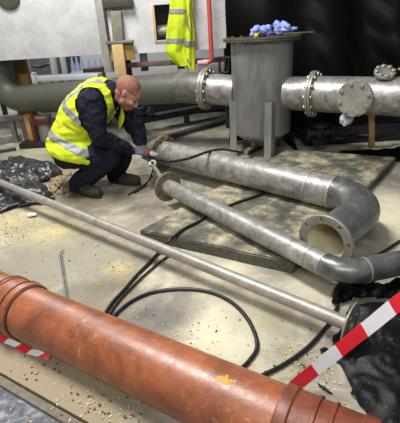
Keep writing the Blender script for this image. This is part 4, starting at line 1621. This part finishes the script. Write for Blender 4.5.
def chips(name, spots, label, m, smin, smax, flat=0.25):
    bm = bmesh.new()
    for px, py, sx, sy, n in spots:
        for k in range(n):
            x, y = px + random.gauss(0, sx), py + random.gauss(0, sy)
            g = gp(x, y)
            L, W_ = random.uniform(smin, smax), random.uniform(smin * 0.4, smax * 0.5)
            R = Matrix.Rotation(random.uniform(0, PI), 3, 'Z') @ Matrix.Rotation(random.uniform(-.3, .3), 3, 'X')
            box(bm, (g.x, g.y, W_ * flat + 0.001), (L, W_, W_ * flat * 2), R)
    return obj(name, bm, m, label=label, cat='debris', kind='stuff')
chips('straw_chips', [(12, 226, 14, 9, 120), (55, 228, 22, 8, 60), (118, 268, 16, 12, 70), (100, 250, 40, 14, 60), (70, 285, 30, 16, 40), (300, 365, 22, 16, 46), (325, 385, 14, 8, 22), (85, 400, 30, 12, 44), (120, 410, 14, 8, 26), (40, 362, 18, 8, 20),
                      (220, 335, 40, 25, 34), (180, 330, 30, 18, 24), (240, 180, 14, 7, 40), (160, 195, 18, 9, 40), (200, 120, 20, 8, 30), (35, 150, 20, 6, 20), (380, 300, 12, 6, 18), (150, 188, 12, 5, 40), (290, 355, 12, 10, 30)], 'pale straw coloured chips strewn over the concrete floor', M['chip'], 0.005, 0.014)
chips('dark_chips', [(90, 398, 26, 12, 20), (115, 408, 16, 10, 12), (300, 362, 20, 16, 26), (60, 255, 40, 20, 16), (8, 232, 10, 8, 26), (200, 320, 40, 24, 18), (50, 370, 20, 8, 18)], 'small dark brown crumbs strewn over the concrete floor', plain('dark_crumb', srgb(84, 70, 48), 0.9), 0.005, 0.015)
b = bmesh.new()
wt = gp(32, 217, 0.0)
ico(b, wt + V((0, 0, 0.02)), 0.03, 3, (1.5, 0.9, 0.6))
for v in b.verts:
    v.co += V((1, 1, 0.6)) * 0.012 * noise.noise(v.co * 40)
    v.co.z = max(v.co.z, 0.001)
obj('paper_scrap', b, M['white'], label='small crumpled white scrap on the floor below the thin tube', cat='scrap')

# bent flat steel bar in front of the orange pipe
b = bmesh.new()
tip = gp(62.5, 249.5, 0.02)
pts = [gp(64, 250, 0.022), gp(61, 251.5, 0.016), gp(59.5, 255, 0.01), gp(60.5, 262, 0.008), gp(62.5, 275, 0.008), gp(65, 293, 0.008), gp(67, 303, 0.008)]
tube(b, spline(pts, 6), 0.006, 8)
pts = [p + V((0.012, 0.003, 0)) for p in pts[2:]]
tube(b, spline(pts, 6), 0.005, 8)
tube(b, [pts[0], pts[0] + V((-0.012, 0.0, 0.001))], 0.005, 8)
obj('hooked_rod', b, M['greysteel'], label='short hooked steel rod on the floor behind the orange pipe', cat='rod')

# ---------------------------------------------------------------- the crouching man
MY = 3.34
rt_heel, rt_toe = gp(73, 190.5), gp(101, 198.5)
lf_heel, lf_toe = gp(109, 181.5), gp(141, 185.5)
man = empty('person', ((rt_heel.x + lf_toe.x) / 2, (rt_heel.y + lf_heel.y) / 2, 0), 'crouching man in navy workwear and yellow high visibility vest, gripping a tool', 'person')
up = V((0, 0, 1))
pel = at(69, 149, MY + 0.02)
wai = at(74, 134, MY + 0.03)
che = at(86, 114, MY + 0.02)
uch = at(100, 98, MY + 0.02)
nek = at(111, 91, MY + 0.01)
hd = at(128.5, 93, MY - 0.01)
rsh = at(90, 101, MY - 0.18)
rel = at(99, 137, MY - 0.23)
rwr = at(131, 150.5, MY - 0.05)
lsh = at(116, 101, MY + 0.19)
lel = at(138, 131, MY + 0.19)
lwr = at(141.5, 146, MY + 0.06)
rhip = at(68, 153, MY - 0.09)
rkn = at(111, 157, MY - 0.13)
ran = rt_heel + (rt_toe - rt_heel) * 0.24 + V((0, 0, 0.085))
lhip = at(78, 149, MY + 0.13)
lkn = at(125, 151, MY + 0.16)
lan = lf_heel + (lf_toe - lf_heel) * 0.24 + V((0, 0, 0.085))
# head axes
HF = V((math.cos(math.radians(-47)), -0.06, math.sin(math.radians(-47)))).normalized()
HL = V((0, 0, 1)).cross(HF).normalized()
HU = HF.cross(HL).normalized()
HM = Matrix((HF, HL, HU)).transposed()
HS = 1.06


def hp_(f, l, u):
    return hd + (HF * f + HL * l + HU * u) * HS


def build_head(bm):
    ico(bm, hp_(-0.022, 0, 0.030), HS, 3, (0.098, 0.076, 0.088), HM)      # cranium
    ico(bm, hp_(0.030, 0, 0.022), HS, 3, (0.058, 0.066, 0.070), HM)      # forehead
    ico(bm, hp_(0.030, 0, -0.040), HS, 3, (0.056, 0.060, 0.070), HM)     # face
    ico(bm, hp_(0.044, 0, -0.092), HS, 3, (0.040, 0.040, 0.030), HM)     # chin
    ico(bm, hp_(0.010, 0, -0.070), HS, 3, (0.050, 0.060, 0.045), HM)     # jaw
    limb(bm, [(hp_(0.082, 0, 0.0), 0.010 * HS), (hp_(0.096, 0, -0.022), 0.012 * HS), (hp_(0.106, 0, -0.036), 0.015 * HS)], 2, 10)   # nose
    for s in (-1, 1):
        ico(bm, hp_(0.092, 0.013 * s, -0.040), HS, 2, (0.011, 0.009, 0.009), HM)   # nostril wing
        limb(bm, [(hp_(0.084, 0.012 * s, 0.012), 0.010 * HS), (hp_(0.066, 0.042 * s, 0.010), 0.009 * HS)], 2, 8)   # brow
        ico(bm, hp_(0.062, 0.040 * s, -0.030), HS, 2, (0.026, 0.020, 0.022), HM)   # cheek
        # ear
        u_ = HM @ Matrix.Rotation(-0.30 * s, 3, 'Z') @ Matrix.Rotation(-0.25, 3, 'Y')
        ico(bm, hp_(-0.016, 0.074 * s, -0.008), HS, 3, (0.017, 0.008, 0.030), u_)
    limb(bm, [(hp_(0.080, -0.018, -0.066), 0.009 * HS), (hp_(0.088, 0, -0.064), 0.010 * HS), (hp_(0.080, 0.018, -0.066), 0.009 * HS)], 2, 8)  # upper lip
    limb(bm, [(hp_(0.078, -0.015, -0.078), 0.009 * HS), (hp_(0.085, 0, -0.078), 0.010 * HS), (hp_(0.078, 0.015, -0.078), 0.009 * HS)], 2, 8)  # lower lip


def hand_pts(wr, fwd, palm_n, side, curl, size=1.0):
    """returns palm chain and finger chains; fwd along the hand, palm_n out of the back of the hand, side = towards the thumb"""
    fwd, palm_n = V(fwd).normalized(), V(palm_n).normalized()
    sd2 = V(side)
    sd2 = (sd2 - fwd * sd2.dot(fwd)).normalized()
    palm_n = fwd.cross(sd2) if fwd.cross(sd2).dot(palm_n) > 0 else -fwd.cross(sd2)
    ch = []
    k0 = wr + fwd * 0.085 * size
    lens = (0.072, 0.080, 0.074, 0.058)
    for i in range(4):
        off = sd2 * (0.030 - 0.0205 * i) * size
        base = k0 + off - fwd * (0.004 * abs(i - 1)) * size
        d = fwd.copy()
        p = base
        pts = [(wr + fwd * 0.03 * size + off * 0.6, 0.0125 * size), (p, 0.0115 * size)]
        for j, (fr, cv) in enumerate(((0.46, curl * 0.7), (0.31, curl * 1.1), (0.23, curl * 0.8))):
            d = (Quaternion(sd2, -cv if sd2.cross(fwd).dot(palm_n) > 0 else cv) @ d)
            p = p + d * lens[i] * fr * size
            pts.append((p, (0.0105 - 0.001 * j) * size))
        ch.append(pts)
    tb_ = wr + fwd * 0.028 * size + sd2 * 0.028 * size
    d1 = (fwd * 0.75 + sd2 * 0.65 - palm_n * 0.25).normalized()
    d2 = (fwd * 0.9 + sd2 * 0.1 - palm_n * 0.55).normalized()
    ch.append([(wr + fwd * 0.02 * size, 0.014 * size), (tb_, 0.0145 * size), (tb_ + d1 * 0.036 * size, 0.0125 * size), (tb_ + d1 * 0.036 * size + d2 * 0.028 * size, 0.011 * size)])
    return ch, k0, sd2, fwd, palm_n


def hand_mesh(bm, spec, grow=0.0):
    ch, k0, sd2, fwd, pn = spec
    R = Matrix((fwd, sd2, fwd.cross(sd2))).transposed()
    wr = k0 - fwd * 0.085
    ico(bm, wr + fwd * 0.052, 1.0, 3, (0.050, 0.041 + grow, 0.0165 + grow), R)
    for c in ch:
        limb(bm, [(p, r + grow) for p, r in c], 1, 10)


r_spec = hand_pts(rwr + V((0.012, 0, 0)), (0.93, 0.22, -0.22), (0.2, -0.45, 0.85), (0.1, 0.85, 0.5), 0.75)
l_spec = hand_pts(lwr + V((0.0, 0, 0)), (0.55, -0.72, -0.42), (0.55, 0.3, 0.75), (-0.6, -0.5, 0.3), 0.85)

torso = [(pel, 0.165), (wai, 0.165), (che, 0.175), (uch, 0.150)]


def torso_mesh(bm, g=0.0):
    for p, rx, ry in ((pel, 0.160, 0.185), (wai, 0.160, 0.190), (che, 0.172, 0.205), (uch, 0.140, 0.200)):
        ico(bm, p, 1.0, 3, (rx + g, ry + g, rx + g))
    for (p, rx, ry), (q_, sx, sy) in zip(((pel, 0.160, 0.185), (wai, 0.160, 0.19), (che, 0.172, 0.205)), ((wai, 0.160, 0.19), (che, 0.172, 0.205), (uch, 0.140, 0.20))):
        for t in (0.33, 0.66):
            m_ = p.lerp(q_, t)
            ico(bm, m_, 1.0, 3, (rx * (1 - t) + sx * t + g, ry * (1 - t) + sy * t + g, rx * (1 - t) + sx * t + g))
    limb(bm, [(rsh, 0.082 + g), (uch + V((0, 0, 0.055)), 0.085 + g), (lsh, 0.082 + g)], 2)
    limb(bm, [(uch, 0.095 + g), (nek, 0.070 + g)], 2)


def limbs_mesh(bm, g=0.0):
    limb(bm, [(rsh, 0.098 + g), (rsh.lerp(rel, 0.5), 0.088 + g), (rel, 0.066 + g), (rel.lerp(rwr, 0.5), 0.060 + g), (rwr, 0.043 + g)], 2)
    limb(bm, [(lsh, 0.092 + g), (lsh.lerp(lel, 0.5), 0.090 + g), (lel, 0.076 + g), (lel.lerp(lwr, 0.55), 0.062 + g), (lwr, 0.042 + g)], 2)
    limb(bm, [(rhip, 0.125 + g), (rhip.lerp(rkn, 0.5), 0.112 + g), (rkn, 0.078 + g), (rkn.lerp(ran, 0.45), 0.092 + g), (ran, 0.080 + g), (ran - V((0, 0, 0.03)), 0.08 + g)], 2)
    limb(bm, [(lhip, 0.125 + g), (lhip.lerp(lkn, 0.5), 0.110 + g), (lkn, 0.076 + g), (lkn.lerp(lan, 0.45), 0.088 + g), (lan, 0.076 + g), (lan - V((0, 0, 0.03)), 0.076 + g)], 2)


# body: one continuous skin surface
b = bmesh.new()
build_head(b)
limb(b, [(nek - (hd - nek) * 0.4, 0.066), (nek, 0.064), (hp_(-0.045, 0, -0.055), 0.062 * HS)], 3)
torso_mesh(b, -0.03)
limbs_mesh(b, -0.022)
hand_mesh(b, r_spec, -0.003)
hand_mesh(b, l_spec, -0.003)
limb(b, [(rwr, 0.026), (rwr + r_spec[3] * 0.04, 0.024)], 2)
limb(b, [(lwr, 0.026), (lwr + l_spec[3] * 0.04, 0.024)], 2)
for h_, t_2 in ((rt_heel, rt_toe), (lf_heel, lf_toe)):
    d = t_2 - h_
    limb(b, [(h_ + d * 0.2 + up * 0.05, 0.036), (h_ + d * 0.7 + up * 0.045, 0.034), (h_ + d * 0.9 + up * 0.04, 0.028)], 2)
bodybm = fuse(b, 0.0062, 5, 0.5)
body = obj('body', bodybm, M['skin'], man, angle=180)

# cropped hair: thin cap over the cranium, and stubble over the jaw, taken from the head's own surface
def shell_from(ob, keep, off, mat, name, label=None, th=0.002):
    bm = bmesh.new()
    bm.from_mesh(ob.data)
    o_ = WL[ob.name]
    for v in bm.verts:
        v.co += o_
    bm.normal_update()
    bmesh.ops.delete(bm, geom=[f for f in bm.faces if not keep(f.calc_center_median(), f.normal)], context='FACES')
    bm.normal_update()
    for v in bm.verts:
        v.co += v.normal * off
    bm = evaluated(bm, [('SOLIDIFY', dict(thickness=th, offset=0.0))])
    return obj(name, bm, mat, man, label=label, angle=180)


def head_local(p):
    q_ = (p - hd) / HS
    return q_.dot(HF), q_.dot(HL), q_.dot(HU)


def is_hair(p, n):
    f, l, u = head_local(p)
    if (f * f + l * l + u * u) > 0.16 ** 2 or abs(l) > 0.085:
        return False
    if -0.036 < f < 0.012 and abs(l) > 0.066 and u < 0.030:
        return False
    line = -0.055 if f < -0.03 else (0.012 + 0.25 * (f + 0.03))
    return f < 0.052 - 0.25 * max(0, u - 0.06) - 0.35 * max(0, 0.05 - abs(l)) and u > line


def is_stubble(p, n):
    f, l, u = head_local(p)
    return 0.0 < f < 0.12 and -0.13 < u < -0.045 and abs(l) < 0.08 and not (abs(l) < 0.02 and u > -0.086 and f > 0.07) and f > -0.02 - u * 0.15


shell_from(body, is_hair, 0.0018, M['hair'], 'hair', 'very short cropped reddish brown hair')
shell_from(body, is_stubble, 0.0008, M['stubble'], 'beard', 'short reddish stubble', 0.0012)
for s in (-1, 1):
    b = bmesh.new()
    ico(b, hp_(0.074, 0.032 * s, -0.008), HS, 2, (0.010, 0.013, 0.008), HM)
    obj('eye', b, M['eye'], man)
    b = bmesh.new()
    limb(b, [(hp_(0.090, 0.016 * s, 0.016), 0.0045), (hp_(0.086, 0.034 * s, 0.021), 0.005), (hp_(0.076, 0.050 * s, 0.015), 0.0035)], 1, 8)
    obj('eyebrow', b, M['hair'], man)
b = bmesh.new()
limb(b, [(hp_(0.086, -0.020, -0.072), 0.0035), (hp_(0.095, 0, -0.071), 0.004), (hp_(0.086, 0.020, -0.072), 0.0035)], 1, 8)
obj('mouth', b, M['lip'], man)

# navy workwear
b = bmesh.new()
torso_mesh(b, -0.006)
limbs_mesh(b, 0.0)
# collar
limb(b, [(uch.lerp(nek, 0.6), 0.098), (nek.lerp(hd, 0.10) - V((0.015, 0, 0.0)), 0.085)], 2)
ico(b, at(72, 155, MY), 1.0, 3, (0.15, 0.19, 0.11))
cov = fuse(b, 0.010, 5, 0.5)
cov.normal_update()
for v in cov.verts:
    p = v.co
    f1 = noise.noise(V((p.x * 9 + p.z * 7, p.y * 8, p.z * 16 - p.x * 6)))
    f2 = 1 - abs(noise.noise(V((p.x * 20, p.y * 14, p.z * 24 + 4))))
    v.co += v.normal * (0.009 * f1 + 0.010 * (f2 ** 3 - 0.3))
    v.co.z = max(v.co.z, 0.035)
# open the collar: cut away cloth that would lie over the neck and head
hcut = nek.lerp(hd, 0.42)
hn = (hd - nek).normalized()
bmesh.ops.delete(cov, geom=[f for f in cov.faces if (f.calc_center_median() - hcut).dot(hn) > 0 and (f.calc_center_median() - nek).length < 0.18 and f.calc_center_median().z > nek.z - 0.14 and (f.calc_center_median() - nek).dot(V((0, 1, 0))) < 0.16 and (f.calc_center_median() - nek).dot(V((0, 1, 0))) > -0.16], context='FACES')
obj('coverall', cov, M['navy'], man, angle=180)

# yellow vest
b = bmesh.new()
torso_mesh(b, 0.017)
limb(b, [(rhip, 0.142), (rhip.lerp(rkn, 0.3), 0.136)], 3)
limb(b, [(lhip, 0.142), (lhip.lerp(lkn, 0.3), 0.136)], 3)
hem_a, hem_b = at(46, 148, MY - 0.06), at(89, 163, MY - 0.2)
hem_d = (hem_b - hem_a)
hem_n = V((-hem_d.z, 0, hem_d.x)).normalized()
vest = fuse(b, 0.0085, 5, 0.5)
vest.normal_update()
spn = (nek - pel).normalized()
front = V((spn.z, 0, -spn.x)).normalized()       # the way his chest faces


def seg_dist(p, a, b2_):
    ab = b2_ - a
    t = max(0, min(1, (p - a).dot(ab) / ab.dot(ab)))
    return (p - a - ab * t).length


def keep_vest(p):
    s = (p - pel).dot(spn)
    f = (p - pel).dot(front)
    if (p - hem_a).dot(hem_n) < -0.06 * max(0, (MY - p.y)) :
        return False
    if (p - nek).length < 0.118 and (p - hcut).dot(hn) > -0.09:
        return False
    if (p - hp_(-0.02, 0, -0.05)).length < 0.13:
        return False
    for a, e in ((rsh, rel), (lsh, lel)):
        if seg_dist(p, a - V((0, 0, 0.01)), a.lerp(e, 0.8)) < 0.112:
            return False
    # open down the front
    if f > 0.10 and abs(p.y - (MY + 0.03)) < 0.045:
        return False
    return True


bmesh.ops.delete(vest, geom=[f for f in vest.faces if not keep_vest(f.calc_center_median())], context='FACES')
# drop loose islands
seen, best = set(), []
for f in vest.faces:
    if f in seen:
        continue
    st, comp = [f], []
    seen.add(f)
    while st:
        g = st.pop()
        comp.append(g)
        for e in g.edges:
            for h in e.link_faces:
                if h not in seen:
                    seen.add(h)
                    st.append(h)
    best.append(comp)
best.sort(key=len, reverse=True)
for comp in best[1:]:
    if len(comp) < 150:
        bmesh.ops.delete(vest, geom=comp, context='FACES')
for it in range(3):
    bmesh.ops.smooth_vert(vest, verts=[v for v in vest.verts if v.is_boundary], factor=0.5, use_axis_x=True, use_axis_y=True, use_axis_z=True)
for v in vest.verts:
    p = v.co
    f2 = 1 - abs(noise.noise(V((p.x * 11, p.y * 7, p.z * 17 + 2))))
    v.co += v.normal * (0.010 * noise.noise(V((p.x * 8, p.y * 8, p.z * 13))) + 0.012 * (f2 ** 3 - 0.25))
vest.normal_update()
bandsrc = vest.copy()
obj('vest', evaluated(vest, [('SOLIDIFY', dict(thickness=0.006, offset=1.0))]), M['hiviz'], man, angle=180)


def band(keep, name='reflective_band'):
    bm = bandsrc.copy()
    # finer faces give the band clean edges
    bmesh.ops.subdivide_edges(bm, edges=bm.edges[:], cuts=1, use_grid_fill=True)
    bmesh.ops.delete(bm, geom=[f for f in bm.faces if not keep(f.calc_center_median(), f.normal)], context='FACES')
    if not bm.faces:
        return
    bm.normal_update()
    for v in bm.verts:
        v.co += v.normal * 0.0078
    obj(name, evaluated(bm, [('SOLIDIFY', dict(thickness=0.002, offset=1.0))]), M['reflect'], man, angle=180)


# planes of the bands, fixed by points on the photograph's vest
def plane_keep(pa, pb_, half):
    d = (pb_ - pa).normalized()
    n = d.cross(V((0, 1, 0.0))).normalized()
    return lambda p: abs((p - pa).dot(n)) < half


wb_ = plane_keep(at(48, 133, MY - 0.10), at(86, 154, MY - 0.22), 0.027)
cb_ = plane_keep(at(61, 100, MY - 0.05), at(82, 122, MY - 0.18), 0.026)
band(lambda p, n: wb_(p))
band(lambda p, n: cb_(p) and not wb_(p))
band(lambda p, n: abs(p.y - (MY - 0.085)) < 0.022 and (p - at(61, 100, MY - .05)).dot(spn) > 0.03)
band(lambda p, n: abs(p.y - (MY + 0.145)) < 0.022 and (p - at(61, 100, MY - .05)).dot(spn) > 0.03)
bandsrc.free()

b = bmesh.new()
vp = [at(120, 101, MY + 0.12), at(122.5, 110, MY + 0.07), at(121.5, 120, MY + 0.04), at(118.5, 130, MY + 0.04)]
vl = spline(vp, 6)
rows_ = []
for i, p in enumerate(vl):
    q_ = V((0.45, -0.89, 0.1)).normalized()
    nn = q_.cross((vl[min(i + 1, len(vl) - 1)] - vl[max(i - 1, 0)]).normalized()).normalized()
    rows_.append([b.verts.new(p + q_ * e + nn * 0.012 * math.cos(e * 50 + i * 0.4)) for e in (-0.034, -0.017, 0.0, 0.017, 0.034)])
for r_0, r_1 in zip(rows_[:-1], rows_[1:]):
    for k in range(4):
        b.faces.new((r_0[k], r_0[k + 1], r_1[k + 1], r_1[k]))
obj('vest_front', evaluated(b, [('SOLIDIFY', dict(thickness=0.008))]), M['hiviz'], man, angle=180)

# gloves
for spec, wr, el in ((r_spec, rwr, rel), (l_spec, lwr, lel)):
    b = bmesh.new()
    hand_mesh(b, spec, 0.0012)
    limb(b, [(wr + (wr - el).normalized() * -0.02, 0.037), (wr + spec[3] * 0.02, 0.034), (wr + spec[3] * 0.045, 0.030)], 2)
    obj('glove', fuse(b, 0.0042, 3, 0.5), M['glove'], man, angle=180)

# boots
for h_, t_2, an in ((rt_heel, rt_toe, ran), (lf_heel, lf_toe, lan)):
    d = (t_2 - h_)
    dn = d.normalized()
    b = bmesh.new()
    limb(b, [(h_ + dn * 0.045 + up * 0.058, 0.046), (h_ + d * 0.45 + up * 0.062, 0.047), (h_ + d * 0.75 + up * 0.054, 0.048), (t_2 - dn * 0.045 + up * 0.052, 0.044)], 2)
    sdv = up.cross(dn)
    for sg in (-1, 1):
        limb(b, [(h_ + d * 0.55 + up * 0.05 + sdv * 0.014 * sg, 0.044), (t_2 - dn * 0.07 + up * 0.05 + sdv * 0.018 * sg, 0.040)], 2)
    limb(b, [(h_ + d * 0.26 + up * 0.07, 0.054), (an + up * 0.03, 0.058)], 2)
    bt = fuse(b, 0.008, 3)
    for v in bt.verts:
        v.co.z = max(v.co.z, 0.016)
        v.co += v.normal * 0.004 * noise.noise(v.co * 30)
    boot = obj('boot', bt, M['boot'], man, angle=180)
    b = bmesh.new()
    R = Matrix((dn, sdv, up)).transposed()
    ln = d.length
    out = []
    for k in range(24):
        a = 2 * PI * k / 24
        x = math.cos(a) * ln * 0.5
        wv = (0.044 + 0.008 * math.cos(a)) * math.sin(a)
        out.append(h_ + d * 0.5 + dn * x + sdv * wv)
    lo_ = [b.verts.new(p + up * 0.0) for p in out]
    hi_ = [b.verts.new(p + up * 0.026) for p in out]
    b.faces.new(lo_[::-1])
    b.faces.new(hi_)
    for k in range(24):
        b.faces.new((lo_[k], lo_[(k + 1) % 24], hi_[(k + 1) % 24], hi_[k]))
    obj('sole', b, M['sole'], boot)

# ---------------------------------------------------------------- the tool in his hands
rk = r_spec[1] + r_spec[3] * 0.025 - r_spec[4] * 0.028
tl_ = empty('air_wrench', rk, 'red bodied hand tool with a silver head gripped in gloved hands', 'tool')
tdv = V((0.80, 0.10, -0.25)).normalized()
b = bmesh.new()
lathe(b, rk - tdv * 0.05 + V((0, 0, 0.012)), tdv, [(0, 0), (0, 0.018), (0.01, 0.021), (0.085, 0.022), (0.095, 0.018), (0.095, 0)], 20)
obj('tool_body', b, M['toolred'], tl_)
b = bmesh.new()
p = rk + tdv * 0.045 + V((0, 0, 0.012))
lathe(b, p, tdv, [(0, 0), (0, 0.023), (0.025, 0.026), (0.05, 0.018), (0.06, 0.018), (0.06, 0)], 20)
obj('tool_head', b, M['silver'], tl_)
b = bmesh.new()
q0 = rk + V((0.0, -0.02, -0.02))
limb(b, [(q0, 0.015), (q0 + V((0.05, -0.02, -0.045)), 0.014)], 2, 12)
obj('tool_handle', b, M['blacksteel'], tl_)
b = bmesh.new()
k0, k1 = at(152.5, 164.5, 3.27), gp(163.5, 181, 0.13)
k1 = at(163, 180, 3.02)
beam(b, k0, k1, 0.032, 0.018, 0.004, up=(0.3, -0.5, 0.8))
lathe(b, k0 + V((0, 0.012, 0)), (0.1, -0.6, 0.75), [(0, 0.014), (0, 0.032), (0.02, 0.032), (0.02, 0.014)], 20, True)
obj('podger_bar', b, M['flange'], label='flat silver bar leaning from the hand tool to the slimmer pipe\'s flange', cat='bar')
